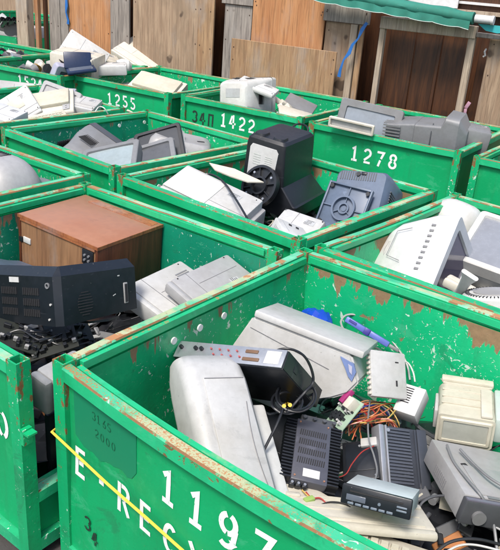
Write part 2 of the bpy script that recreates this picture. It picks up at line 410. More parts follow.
BINS = {}
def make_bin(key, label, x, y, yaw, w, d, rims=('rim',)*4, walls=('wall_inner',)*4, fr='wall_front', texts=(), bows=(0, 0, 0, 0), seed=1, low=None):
    t = thing('steel_waste_bin', label, 'waste bin', (x, y, GZ), (0, 0, yaw), 'green steel e-waste bins standing in rows')
    t.location.z = 0      # local z is world z; the skids reach down to the ground
    sides = {'front': ((0, 0), (1, 0), (0, 1), w), 'left': ((0, d), (0, -1), (1, 0), d), 'back': ((w, d), (-1, 0), (0, -1), w), 'right': ((w, 0), (0, 1), (-1, 0), d)}
    for i, (nm, (o, u, n, L)) in enumerate(sides.items()):
        o, u, n = Vector((*o, 0)), Vector((*u, 0)), Vector((*n, 0)); bw = bows[i]; RM = (low or {}).get(nm, RIM)
        def P(s, q, z): return o + u*s + n*(q + bow(seed, s, L, bw)) + Vector((0, 0, z))
        # rail
        b = MB(); K = 24; r = []; TW = .034; fw = (.016, .016, .007, .016)[i]
        for k in range(K+1):
            s = T + (L-2*T)*k/K; c = .0045
            wob = .0022*noise.noise(Vector((s*5, seed, i))); lat = .003*noise.noise(Vector((s*4+9, seed*2.3, i*5)))
            sec = [(0, RM-T+c), (c, RM-T), (TW-c, RM-T), (TW, RM-T+c), (TW, RM-c), (TW-c, RM), (c, RM), (0, RM-c)]
            r.append([P(s, q+lat, z+wob) for q, z in sec])
        b.loft(r); b.bm.normal_update()
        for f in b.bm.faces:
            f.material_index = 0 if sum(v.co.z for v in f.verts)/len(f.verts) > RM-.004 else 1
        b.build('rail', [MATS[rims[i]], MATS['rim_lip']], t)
        # inner flange
        b = MB(); r = []
        for k in range(K+1):
            s = .060 + (L-.120)*k/K
            r.append([P(s, q, z) for q, z in ((TW+.005, RM-.03), (TW+.005+fw, RM-.03), (TW+.005+fw, RM-.007), (TW+.005, RM-.007))])
        b.loft(r); b.build('rim_flange', MATS['rim_lip'], t)
        # wall slab
        b = MB(); A = 28; Bz = 10; grid = []
        zt, zb = RM-T+.001, GZ+.085
        for side_q in (OUTSET, TW+fw-.002):
            row = []
            for k in range(A+1):
                s = T*.8 + (L-1.6*T)*k/A
                row.append([b.bm.verts.new(P(s, side_q + wall_disp(seed+i*3, s, z), z)) for z in [zb+(zt-zb)*j/Bz for j in range(Bz+1)]])
            grid.append(row)
        for gi, row in enumerate(grid):
            for k in range(A):
                for j in range(Bz):
                    b.bm.faces.new((row[k][j], row[k+1][j], row[k+1][j+1], row[k][j+1])).material_index = 0 if gi == 0 else 1
        for k in range(A):
            for j in (0, Bz):
                b.bm.faces.new((grid[0][k][j], grid[0][k+1][j], grid[1][k+1][j], grid[1][k][j]))
        for j in range(Bz):
            for k in (0, A):
                b.bm.faces.new((grid[0][k][j], grid[0][k][j+1], grid[1][k][j+1], grid[1][k][j]))
        b.build('wall', [MATS[fr], MATS[walls[i]]], t, ang=60)
        # bottom rail
        b = MB(); q0 = P(T, 0, 0); r = []
        for s in (T, L-T):
            r.append([P(s, q, z) for q, z in ((0, GZ+.04), (T, GZ+.04), (T, GZ+.083), (0, GZ+.083))])
        b.loft(r); b.build('bottom_rail', MATS['rim_green'], t)
    for (px, py) in ((0, 0), (w-T, 0), (0, d-T), (w-T, d-T)):
        b = MB(); th = .005; zt = RIM+.004+.004*random.random(); zb = GZ
        o = [(px, py), (px+T, py), (px+T, py+T), (px, py+T)]; i_ = [(px+th, py+th), (px+T-th, py+th), (px+T-th, py+T-th), (px+th, py+T-th)]
        V = [[b.bm.verts.new((q[0], q[1], z)) for q in P_] for P_, z in ((o, zb), (o, zt), (i_, zt), (i_, zt-.12))]
        for a, c in zip(V, V[1:]):
            for k in range(4): b.bm.faces.new((a[k], a[(k+1) % 4], c[(k+1) % 4], c[k]))
        b.bm.faces.new(V[3]); b.bm.faces.new(V[0][::-1])
        b.build('post', MATS['post'], t, smooth=False)
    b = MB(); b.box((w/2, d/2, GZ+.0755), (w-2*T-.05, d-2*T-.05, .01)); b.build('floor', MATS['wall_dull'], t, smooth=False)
    for txt, s0, z0, h, adv, mat in texts:
        zz = lambda s, z: OUTSET + wall_disp(seed, s, z) + bow(seed, s, w, bows[0]) - .0018
        for gi, ch in enumerate(txt):
            sh = random.uniform(-.003, .003); s_ = s0+adv*gi
            b = MB()
            for st in GLY[ch]:
                L_, R_ = ribbon([(p[0], p[1]) for p in st], .15)
                vl = [b.bm.verts.new((s_+p.x*h+0, zz(s_+p.x*h, z0+p.y*h), z0+sh+p.y*h)) for p in L_]
                vr = [b.bm.verts.new((s_+p.x*h+0, zz(s_+p.x*h, z0+p.y*h), z0+sh+p.y*h)) for p in R_]
                for k in range(len(vl)-1): b.bm.faces.new((vl[k], vl[k+1], vr[k+1], vr[k]))
            if len(b.bm.faces): b.build('stencilled_digit' if ch in '0123456789o' else 'stencilled_letter', MATS[mat], t, smooth=False)
            else: b.bm.free()
    BINS[key] = dict(o=t, x=x, y=y, yaw=yaw, w=w, d=d, seed=seed, bows=bows)
    return t
def inbin(key, s, q, z):
    B = BINS[key]; a = radians(B['yaw'])
    return Vector((B['x']+s*cos(a)-q*sin(a), B['y']+s*sin(a)+q*cos(a), z))

ex = 'full of '
SW = 'stencil_white'
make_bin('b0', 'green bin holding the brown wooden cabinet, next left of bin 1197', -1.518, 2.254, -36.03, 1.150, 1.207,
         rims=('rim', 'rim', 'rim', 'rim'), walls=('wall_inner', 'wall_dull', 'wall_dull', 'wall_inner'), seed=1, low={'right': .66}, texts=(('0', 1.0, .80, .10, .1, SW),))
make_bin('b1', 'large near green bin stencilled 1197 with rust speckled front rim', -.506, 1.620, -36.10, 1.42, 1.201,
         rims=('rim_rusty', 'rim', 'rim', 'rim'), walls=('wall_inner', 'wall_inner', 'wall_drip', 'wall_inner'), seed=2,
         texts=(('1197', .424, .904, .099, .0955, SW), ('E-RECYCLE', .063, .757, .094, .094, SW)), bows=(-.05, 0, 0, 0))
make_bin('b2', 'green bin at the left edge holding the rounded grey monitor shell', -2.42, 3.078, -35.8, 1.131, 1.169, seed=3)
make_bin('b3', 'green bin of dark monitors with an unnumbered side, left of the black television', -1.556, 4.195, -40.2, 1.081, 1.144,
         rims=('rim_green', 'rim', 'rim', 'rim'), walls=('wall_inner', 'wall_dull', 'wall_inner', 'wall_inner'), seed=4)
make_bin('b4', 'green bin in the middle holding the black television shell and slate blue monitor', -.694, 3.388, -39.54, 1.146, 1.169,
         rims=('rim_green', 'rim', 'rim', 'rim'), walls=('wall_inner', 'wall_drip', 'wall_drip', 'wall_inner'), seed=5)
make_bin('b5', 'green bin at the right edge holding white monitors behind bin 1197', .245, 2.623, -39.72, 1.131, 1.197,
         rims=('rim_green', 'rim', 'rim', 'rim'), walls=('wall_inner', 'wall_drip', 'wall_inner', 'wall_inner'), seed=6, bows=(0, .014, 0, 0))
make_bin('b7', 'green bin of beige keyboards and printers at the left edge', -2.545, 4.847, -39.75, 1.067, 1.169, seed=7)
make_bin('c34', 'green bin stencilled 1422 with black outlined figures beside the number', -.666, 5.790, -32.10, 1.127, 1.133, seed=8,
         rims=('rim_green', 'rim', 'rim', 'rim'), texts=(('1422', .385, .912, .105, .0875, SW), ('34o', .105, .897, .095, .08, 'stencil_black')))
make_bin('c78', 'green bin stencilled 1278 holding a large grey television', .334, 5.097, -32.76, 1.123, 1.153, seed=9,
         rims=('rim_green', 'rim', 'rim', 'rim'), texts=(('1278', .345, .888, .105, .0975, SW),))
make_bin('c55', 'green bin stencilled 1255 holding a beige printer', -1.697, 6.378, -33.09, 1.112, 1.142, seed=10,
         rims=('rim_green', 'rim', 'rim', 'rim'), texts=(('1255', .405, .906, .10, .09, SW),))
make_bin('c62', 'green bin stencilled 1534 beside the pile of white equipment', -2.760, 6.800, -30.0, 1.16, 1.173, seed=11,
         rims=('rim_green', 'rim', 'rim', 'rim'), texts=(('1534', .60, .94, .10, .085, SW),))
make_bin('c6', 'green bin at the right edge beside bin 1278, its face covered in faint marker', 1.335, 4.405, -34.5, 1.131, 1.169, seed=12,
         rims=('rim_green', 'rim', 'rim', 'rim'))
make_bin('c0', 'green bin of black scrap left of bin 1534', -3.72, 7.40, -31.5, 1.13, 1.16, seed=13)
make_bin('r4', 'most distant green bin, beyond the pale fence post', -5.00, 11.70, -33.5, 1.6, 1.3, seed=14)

# repainted patch and marker scrawl on 1197
def on_front(key, pts, w, mat, name, off=.003):
    B = BINS[key]; b = MB()
    for st in pts:
        L_, R_ = ribbon(st, w)
        f = lambda p: (p.x, OUTSET + wall_disp(B['seed'], p.x, p.y) + bow(0, p.x, B['w'], B['bows'][0]) - off, p.y)
        vl = [b.bm.verts.new(f(p)) for p in L_]; vr = [b.bm.verts.new(f(p)) for p in R_]
        for k in range(len(vl)-1): b.bm.faces.new((vl[k], vl[k+1], vr[k+1], vr[k]))
    return b.build(name, MATS[mat], B['o'], smooth=False)
B1 = BINS['b1']; b = MB(); K = 14; cols = []
for k in range(K+1):
    s = .068+.265*k/K; lo = .862+.004*sin(k*1.9)+.006*sin(k*.8)+.0022*k; hi = 1.046
    if k in (0, K): lo += .03
    if k in (1, K-1): lo += .008
    cols.append([b.bm.verts.new((s, OUTSET+wall_disp(2, s, lo+(hi-lo)*j/6)+bow(0, s, 1.42, -.05)-.0015, lo+(hi-lo)*j/6)) for j in range(7)])
for k in range(K):
    for j in range(6): b.bm.faces.new((cols[k][j], cols[k+1][j], cols[k+1][j+1], cols[k][j+1]))
b.build('repainted_patch', MATS['patch_green'], B1['o'], smooth=False)
def scrawl(txt, s0, z0, h, adv):
    out = []
    for i, ch in enumerate(txt):
        for st in GLY[ch]: out.append([(s0+i*adv+p[0]*h, z0+p[1]*h) for p in st])
    return out
on_front('b1', scrawl('31', .15, .985, .028, .020)+scrawl('65', .195, .985, .028, .021), .002, 'marker_green', 'marker_writing', .003)
on_front('b1', scrawl('2000', .16, .935, .028, .024), .002, 'marker_green', 'marker_writing', .003)
on_front('b1', scrawl('3', .115, .60, .05, .03)+scrawl('4', .15, .57, .045, .03), .006, 'stencil_black', 'marker_writing', .0045)
on_front('c6', scrawl('4', .40, .91, .07, .06)+scrawl('4', .50, .90, .08, .06), .006, 'marker_green', 'marker_writing', .0045)
on_front('c6', scrawl('2', .42, .82, .06, .05)+scrawl('1', .50, .82, .06, .05), .006, 'marker_green', 'marker_writing', .0045)
# hook plate on the edge of the cabinet bin's post
b = MB(); b.box((1.158, .012, .88), (.014, .03, .05)); b.box((1.176, .012, .897), (.022, .03, .006)); b.build('catch_plate', MATS['post'], BINS['b0']['o'], smooth=False)
# round white plugs (bolt washers) on inner walls
def washers(key, side, ss, z, n=5):
    B = BINS[key]
    for s in ss:
        b = MB()
        if side == 'left': b.cyl((T+.022, s, z), .012, .005, 'x', 16)
        else: b.cyl((s, B['d']-T-.022, z), .012, .006, 'y', 16)
        b.build('washer', plastic('washer_white', (.70, .74, .70), .5, .3), B['o'])
washers('b1', 'left', (.40, .52, .64), 1.030)
washers('b3', 'left', (.12, .66, .84, 1.06), 1.035)
washers('b4', 'left', (.22, .40, .5), 1.02)

# ------------------------------------------------------------------ fence and shed front
FO = Vector((1.10, 6.33)); fu = Vector((cos(radians(-29)), sin(radians(-29)))); fn = Vector((-fu.y, fu.x))
FM = Matrix.Identity(4)
for i in range(2): FM[i][0] = fu[i]; FM[i][1] = fn[i]; FM[i][3] = FO[i]
fence = thing('board_fence', 'tall patched fence of weathered plywood and grey boards behind the bins', 'fence', (0, 0, 0), mat=FM)
def board(s0, s1, z0, z1, off, th, mat, lean=0.0, name='board', par=None):
    b = MB(); w = s1-s0
    b.box((s0+w/2, off-th/2, (z0+z1)/2), (w, th, z1-z0), ry(lean) if lean else None, bev=.003, seg=1)
    o = b.build(name, MATS[mat], par or fence, smooth=False)
    if w > .12 and mat != 'ply_dark':
        nb = MB()
        for zz in (z0+.45, (z0+z1)/2, (z0+z1)/2+.35, z1-.06):
            if zz < z1-.03:
                for ss in (s0+.03, s1-.03): nb.cyl((ss+random.uniform(-.008, .008), off-th-.001, zz+random.uniform(-.02, .02)), .0055, .004, 'y', 8)
        nb.build('nail_heads', plain('nail_rust', (.06, .03, .02), .7), o)
    return o
Z1 = 2.25
board(-4.335, -4.165, GZ, 2.3, -.12, .10, 'board_pale', name='post')
board(-4.165, -4.115, GZ, 2.3, -.06, .05, 'ply_orange', name='post')
board(-4.075, -4.035, GZ, 2.3, -.03, .04, 'ply_dark', name='post')
board(-4.03, -3.87, GZ, Z1, 0, .025, 'board_grey'); board(-3.865, -3.755, GZ, Z1, .004, .025, 'board_grey')
board(-3.75, -3.155, GZ, Z1, .01, .018, 'ply_orange', name='plywood_sheet')
board(-3.15, -2.90, GZ, Z1, 0, .025, 'board_grey')
board(-2.86, -2.05, GZ, Z1, .01, .02, 'ply_tan', name='plywood_sheet')
board(-2.045, -1.86, GZ, Z1, 0, .025, 'ply_brown')
board(-1.74, -1.44, GZ, 1.74, 0, .022, 'board_grey'); board(-1.77, -1.43, 1.745, Z1, -.01, .03, 'board_grey')
board(-1.425, -.69, 1.30, Z1, -.02, .018, 'ply_orange', name='plywood_sheet')
board(-1.57, -.49, GZ, 1.455, -.13, .016, 'ply_brown', name='plywood_sheet', lean=0)
board(-.685, -.33, GZ, 1.69, .01, .02, 'ply_tan', name='plywood_sheet'); board(-.70, -.27, 1.695, 1.86, -.02, .03, 'board_grey')
board(-.66, -.33, 1.87, 2.2, .01, .03, 'board_grey')
board(-.43, -.37, GZ, 1.69, -.02, .028, 'board_pale'); board(-.36, -.31, GZ, 1.69, -.01, .025, 'ply_brown')
# dark backing far behind the gaps
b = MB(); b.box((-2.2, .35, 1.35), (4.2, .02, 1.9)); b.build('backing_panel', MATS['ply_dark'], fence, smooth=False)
# shed
shed = thing('shed_doorway', 'open shed doorway lined with dark brown plywood under the green awning', 'shed', (0, 0, 0), mat=FM)
board(-.145, -.10, GZ, 1.765, -.05, .05, 'board_pale', name='door_post', par=shed)
board(.60, .655, GZ, 1.70, -.05, .05, 'board_pale', name='door_post', par=shed)
b = MB(); b.box((.255, -.085, 1.735), (.80, .06, .095), bev=.004, seg=1); b.build('lintel', MATS['board_pale'], shed, smooth=False)
b = MB(); b.box((.85, -.085, 1.72), (.38, .06, .035), bev=.004, seg=1); b.build('lintel', MATS['board_grey'], shed, smooth=False)
for (a, c, dd) in ((-.10, .13, .06), (.132, .33, .075), (.332, .36, .055), (.362, .60, .07)):
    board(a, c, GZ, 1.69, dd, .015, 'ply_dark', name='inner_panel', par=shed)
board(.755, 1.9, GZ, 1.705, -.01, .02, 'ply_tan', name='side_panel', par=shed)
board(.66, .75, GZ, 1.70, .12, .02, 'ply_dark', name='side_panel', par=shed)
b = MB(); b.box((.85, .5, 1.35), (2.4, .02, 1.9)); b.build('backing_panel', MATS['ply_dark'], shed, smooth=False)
b = MB(); b.box((.685, -.06, 1.17), (.03, .01, .06), ry(25), bev=.004); b.box((.675, -.06, 1.12), (.025, .01, .04), bev=.004)
b.build('rag', [plain('pink_rag', (.45, .25, .33), .8)], shed)
b = MB(); b.tube([(.745, -.06, 1.62), (.74, -.075, 1.60), (.75, -.07, 1.57), (.735, -.07, 1.56)], .008, 6); b.build('hinge', plain('hinge_metal', (.5, .5, .5), .4, .6), shed)
# awning: rolled green canvas with scalloped edge
aw = thing('rolled_awning', 'rolled green canvas awning with a scalloped edge above the shed doorway', 'awning', (0, 0, 0), mat=FM)
can = plastic('awning_canvas', (.025, .20, .15), .8, .35)
b = MB(); rings = []
for k in range(25):
    s = -.72+1.36*k/24; zc = 1.935-.095*(s+.72)/1.36; r = .047+.004*sin(k*1.3)
    rings.append([(s, -.20+r*cos(a)*1.3, zc+r*sin(a)*(1+.1*sin(k+a))) for a in [2*pi*j/14 for j in range(14)]])
b.loft(rings); b.build('rolled_canvas', can, aw)
b = MB(); row = []
for k in range(61):
    s = -.71+1.34*k/60; zc = 1.915-.095*(s+.72)/1.36; dr = .052+.010*abs(sin(pi*(s+.71)/.21))**.7
    row.append((b.bm.verts.new((s, -.255+.004*sin(k), zc)), b.bm.verts.new((s, -.262+.006*sin(k*.9), zc-dr)), b.bm.verts.new((s, -.258+.006*sin(k*.9), zc-dr)), b.bm.verts.new((s, -.251+.004*sin(k), zc))))
for a, c in zip(row, row[1:]):
    for j in range(4): b.bm.faces.new((a[j], a[(j+1) % 4], c[(j+1) % 4], c[j]))
b.build('valance', can, aw)
b = MB(); pts = []
for k in range(61):
    s = -.71+1.34*k/60; zc = 1.915-.095*(s+.72)/1.36; dr = .052+.010*abs(sin(pi*(s+.71)/.21))**.7
    pts.append((s, -.261+.006*sin(k*.9), zc-dr))
b.tube(pts, .0028, 5); b.build('edge_binding', plain('binding', (.55, .62, .58), .7), aw)
b = MB(); b.cyl((.715, -.20, 1.842), .030, .13, 'x', 18); b.cyl((.785, -.20, 1.840), .034, .02, 'x', 18); b.build('roller_end', plain('roller_white', (.66, .66, .66), .4), aw)
b = MB(); b.prism([(0, 0), (.07, -.045), (.16, -.055), (.24, -.04), (.24, .0)], (.67, -.17, 1.805), (1, 0, 0), (0, 0, 1), (0, 1, 0), .01)
b.build('loose_flap', plastic('turquoise_canvas', (.04, .42, .45), .7, .2), aw)
# roof clutter above the shed
rt = thing('timber_crate', 'timber crate of pale planks and dark red panel on the shed roof', 'crate', (0, 0, 0), mat=FM)
b = MB(); b.box((.62, .55, 2.15), (.75, .04, .035), ry(-1)); b.box((.60, .55, 1.86), (.75, .3, .03)); b.build('rail', MATS['board_pale'], rt, smooth=False)
for s_, w_, m_ in ((.30, .05, 'ply_orange'), (.58, .04, 'board_grey'), (.86, .05, 'board_pale')):
    b = MB(); b.box((s_, .54, 2.0), (w_, .04, .26)); b.build('upright', MATS[m_], rt, smooth=False)
b = MB(); b.box((.72, .57, 2.0), (.24, .01, .26)); b.build('panel', plastic('dark_red', (.20, .025, .03), .6, .4), rt)
b = MB(); b.box((.44, .57, 2.0), (.22, .01, .26)); b.build('panel', MATS['ply_brown'], rt, smooth=False)
b = MB(); b.box((.25, .9, 1.93), (2.6, .9, .02)); o = b.build('roof_sheet', plain('roof_pale', (.66, .66, .65), .6), shed)
b = MB(); b.box((.02, .42, 2.08), (.62, .02, .40)); b.build('white_sheet', plain('sheet_white', (.75, .75, .74), .6), shed)
# blue straps
def ribbon3(pts, w, up, mat, name, label, cat):
    b = MB(); up = Vector(up); n = len(pts); P = [Vector(p) for p in pts]; r = []
    for i, p in enumerate(P):
        t_ = (P[min(i+1, n-1)]-P[max(0, i-1)]).normalized(); sd = t_.cross(up).normalized(); ww = w*(.8+.35*sin(i*2.1))
        r.append([p-sd*ww/2, p+sd*ww/2, p+sd*ww/2+up*.003, p-sd*ww/2+up*.003])
    b.loft(r); return tag(b.build(name, mat), label, cat)
blue = plain('blue_strap', (.015, .13, .42), .6)
def fp(s, off, z): return (FM @ Vector((s, off, z)))
up_ = tuple((FM.to_3x3() @ Vector((0, -1, 0))))
ribbon3([fp(-.262, -.11, 1.72), fp(-.29, -.13, 1.66), fp(-.32, -.12, 1.585), fp(-.36, -.13, 1.53), fp(-.385, -.12, 1.46), fp(-.42, -.14, 1.40), fp(-.445, -.13, 1.31), fp(-.45, -.13, 1.25)], .03, up_, blue, 'blue_strap', 'loose blue plastic strap hanging down the boards left of the shed doorway', 'strap')
ribbon3([fp(-3.76, -.03, 1.62), fp(-3.75, -.04, 1.55), fp(-3.76, -.04, 1.48), fp(-3.74, -.03, 1.40), fp(-3.745, -.03, 1.36)], .035, up_, blue, 'blue_strap', 'short blue plastic strap beside the orange plywood sheet of the fence', 'strap')
# far fence behind the most distant bin
ff = thing('board_fence', 'distant brown board fence beyond the farthest bin', 'fence', (0, 0, 0), mat=Matrix.Translation((-4.5, 13.6, 0)) @ Matrix.Rotation(radians(-20), 4, 'Z'))
for k in range(14):
    b = MB(); b.box((-4.0+k*.62, random.uniform(-.02, .02), 1.5), (.60, .03, 2.9)); b.build('board', MATS[random.choice(['ply_brown', 'ply_tan', 'ply_brown', 'board_grey'])], ff, smooth=False)

# ------------------------------------------------------------------ models of the scrapped equipment
def frame_mesh(w, h, y0, dep, bd, r, rec=.012, bot=None):
    """monitor bezel facing -y: rounded frame with an opening"""
    b = MB(); bt = bot if bot is not None else bd
    n = 5; oz = (bt-bd)/2
    o = rr(w, h, r, n); o2 = rr(w-.008, h-.008, r, n); i1 = [(x, z+oz) for x, z in rr(w-2*bd, h-bd-bt, r*.5, n)]; i2 = [(x*.975, (z-oz)*.975+oz) for x, z in i1]
    b.loft([[(x, y0+dep, z) for x, z in o], [(x, y0+.004, z) for x, z in o], [(x, y0, z) for x, z in o2], [(x, y0, z) for x, z in i1], [(x, y0+rec, z) for x, z in i2]], cap=False)
    return b, oz
def screen_mesh(w, h, y0, bulge, oz):
    b = MB(); N = 8; V = []
    for i in range(N+1):
        for j in range(N+1):
            u, v = i/N*2-1, j/N*2-1
            V.append(b.bm.verts.new((u*w/2, y0-bulge*(1-u*u*.6-v*v*.4), v*h/2+oz)))
    for i in range(N):
        for j in range(N): b.bm.faces.new((V[i*(N+1)+j], V[(i+1)*(N+1)+j], V[(i+1)*(N+1)+j+1], V[i*(N+1)+j+1]))
    return b
def slots(b, c, n, step, size, axis='x'):
    """row of n thin dark slots"""
    for k in range(n):
        o = Vector(c); o['xyz'.index(axis)] += (k-(n-1)/2)*step; b.box(o, size)
def crt(label, loc, rot, w, d, h, body, glass, group='discarded monitors', bd=.045, mat=None, cat='monitor', name='crt_monitor', base=True, vents=True, bot=None, rear=None, tap=.55, neck=.25):
    t = thing(name, label, cat, loc, rot, group, mat)
    y0 = -d/2; fd = min(.06, d*.25)
    b, oz = frame_mesh(w, h, y0, fd, bd, .022, bot=bot); b.build('bezel', body, t)
    bb = bot if bot is not None else bd
    screen_mesh(w-2*bd+.004, h-bd-bb+.004, y0+.013, .006, oz).build('screen', glass, t)
    b = MB(); rb = rear or body
    loft_axis(b, [(y0+fd-.004, w-.006, h-.006, .024), (y0+fd+.03, w-.012, h-.012, .03), (y0+d*.5, w*.90, h*.88, .05), (y0+d*.78, w*(tap+.12), h*(tap+.1), .05), (d/2-.012, w*tap, h*tap, .04), (d/2, w*tap-.03, h*tap-.03, .035)])
    hs = b.build('housing', rb, t)
    if vents:
        b = MB()
        for sx in (-1, 1):
            for k in range(9): b.box((sx*.06*w/.4, y0+d*.42+k*.011, h*.445), (.07*w/.4, .004, .006), rx(-6))
        for sx in (-1, 1):
            for k in range(10): b.box((sx*w*.449, y0+d*.36+k*.012, 0), (.006, .004, h*.35))
        b.build('vents', vent(), t)
    b = MB(); b.box((0, y0+d*.40, h*.452), (w*.8, .002, .003), rx(-6)); b.box((0, d/2+.0012, h*.08), (w*tap*.5, .002, h*tap*.3)); b.build('rating_label', plastic('label_silver', (.42, .43, .44), .4, .3), t)
    b = MB()
    for k in range(3): b.box((w*.30+k*.016, y0-.002, -h/2+.02), (.009, .005, .005), bev=.001)
    b.build('buttons', ventg(), t)
    if base:
        b = MB(); b.cyl((0, y0+d*.45, -h/2-.012), .07, .03, 'z', 24); b.cyl((0, y0+d*.42, -h/2-.035), .13, .018, 'z', 32); b.build('base', body, t)
    return t
def keyboard(label, loc, rot, w, d, h, body, keys, group='discarded keyboards', mat=None):
    t = thing('keyboard', label, 'keyboard', loc, rot, group, mat)
    b = MB(); b.box((0, 0, 0), (w, d, h), bev=.006); b.build('case', body, t)
    b = MB(); rows = 5; cols = 15
    for r in range(rows):
        for c in range(cols):
            if random.random() < .05: continue
            b.box((-w/2+.02+(w-.04)*(c+.5)/cols, -d/2+.02+(d-.055)*(r+.5)/rows, h/2+.004), ((w-.04)/cols*.86, (d-.055)/rows*.82, .010), taper=(.8, .8))
    b.build('keys', keys, t, smooth=False); return t
def boxy(label, loc, rot, w, d, h, body, name='desktop_computer', cat='computer', group=None, mat=None, front=None, vents='', drives=0, bev=.01):
    """generic sheet metal or plastic case with a front panel (-y), drive slots and vents"""
    t = thing(name, label, cat, loc, rot, group, mat)
    b = MB(); b.box((0, .01, 0), (w, d-.02, h), bev=bev); b.build('case', body, t)
    b = MB(); b.box((0, -d/2+.008, 0), (w*.99, .03, h*.98), bev=bev*1.2); b.build('front_panel', front or body, t)
    if drives:
        b = MB()
        for k in range(drives): b.box((w*.12, -d/2-.0075, h*.32-k*h*.26), (w*.6, .003, h*.035))
        b.build('drive_slots', vent(), t)
        b = MB(); b.cyl((-w*.36, -d/2-.008, h*.2), .008, .006, 'y', 12); b.cyl((-w*.36, -d/2-.008, -h*.1), .005, .006, 'y', 12); b.build('buttons', LG(), t)
    b = MB(); made = False
    if 't' in vents: slots(b, (0, .02, h/2+.001), 12, w*.05, (w*.02, d*.35, .003)); made = True
    if 'l' in vents: slots(b, (-w/2-.001, .02, 0), 10, d*.05, (.003, d*.02, h*.5), 'y'); made = True
    if 'r' in vents: slots(b, (w/2+.001, .02, 0), 10, d*.05, (.003, d*.02, h*.5), 'y'); made = True
    if made: b.build('vents', vent(), t)
    else: b.bm.free()
    if min(w, d) > .15 and h > .03:
        b = MB(); b.box((0, -d*.22, h/2+.0004), (w*.97, .0022, .0012)); b.box((-w*.12, d*.12, h/2+.0004), (.0022, d*.62, .0012)); b.box((0, -d/2+.0, h*.12), (w*.985, .0022, .0022)); b.build('seam', ventg(), t)
        b = MB()
        for sx in (-1, 1):
            for sy in (-.36, .40): b.cyl((sx*w*.44, d*sy, h/2+.0006), .0035, .0016, 'z', 8)
        b.build('screws', vent(), t)
        b = MB(); b.box((w*.22, d*.22, h/2+.0008), (min(.07, w*.22), min(.045, d*.16), .0012), rz(random.uniform(-6, 6))); lb = b.build('rating_label', plastic('label_silver', (.42, .43, .44), .4, .3), t)
        b = MB()
        for k in range(4): b.box((w*.22-.004*k, d*.22+.013-k*.008, h/2+.0017), (min(.05, w*.16)-.008*(k % 2), .0022, .0004))
        b.build('label_lines', vent(), lb)
    return t
def pull(t, k):
    c = Vector((0, 0, ZC)); t.location = c+(t.location-c)*k; t.scale = t.scale*k
def printer(label, loc, rot, w, d, h, body, second, group='discarded printers', mat=None):
    t = thing('printer', label, 'printer', loc, rot, group, mat)
    b = MB(); loft_axis(b, [(-w/2, d, h, .02), (-w/2+.012, d, h, .025), (w/2-.012, d, h, .025), (w/2, d-.01, h-.01, .02)], 'x'); b.build('body', body, t)
    b = MB(); b.box((0, d*.08, h/2+.012), (w*.86, d*.6, .03), bev=.008); b.build('lid', second, t)
    b = MB(); b.box((0, -d/2-.001, 0), (w*.72, .012, h*.34)); b.build('paper_slot', vent(), t)
    b = MB(); b.box((0, -d/2-.045, -h*.2), (w*.66, .10, .010), rx(-8), bev=.003); b.build('output_tray', body, t)
    b = MB(); b.box((w*.36, -d*.30, h/2+.003), (w*.14, d*.24, .008), bev=.002)
    for k in range(3): b.cyl((w*.36, -d*.36+k*.025, h/2+.009), .006, .006, 'z', 10)
    b.build('control_panel', LG(), t)
    return t
def cable(label, pts, r, mat, group='loose cables', plug=True, name='cable', n=6):
    # smooth the polyline with Catmull-Rom
    P = [Vector(p) for p in pts]; Q = []
    for i in range(len(P)-1):
        a, b_, c, d = P[max(i-1, 0)], P[i], P[i+1], P[min(i+2, len(P)-1)]
        for k in range(8):
            u = k/8; Q.append(.5*((2*b_)+(c-a)*u+(2*a-5*b_+4*c-d)*u*u+(3*b_-a-3*c+d)*u**3))
    Q.append(P[-1])
    b = MB(); b.tube(Q, r, n)
    o = b.build(name, mat); tag(o, label, 'cable', group)
    return o
def P3(*a):
    """list of (px, py, z) -> world points"""
    return [at(*q) for q in a]

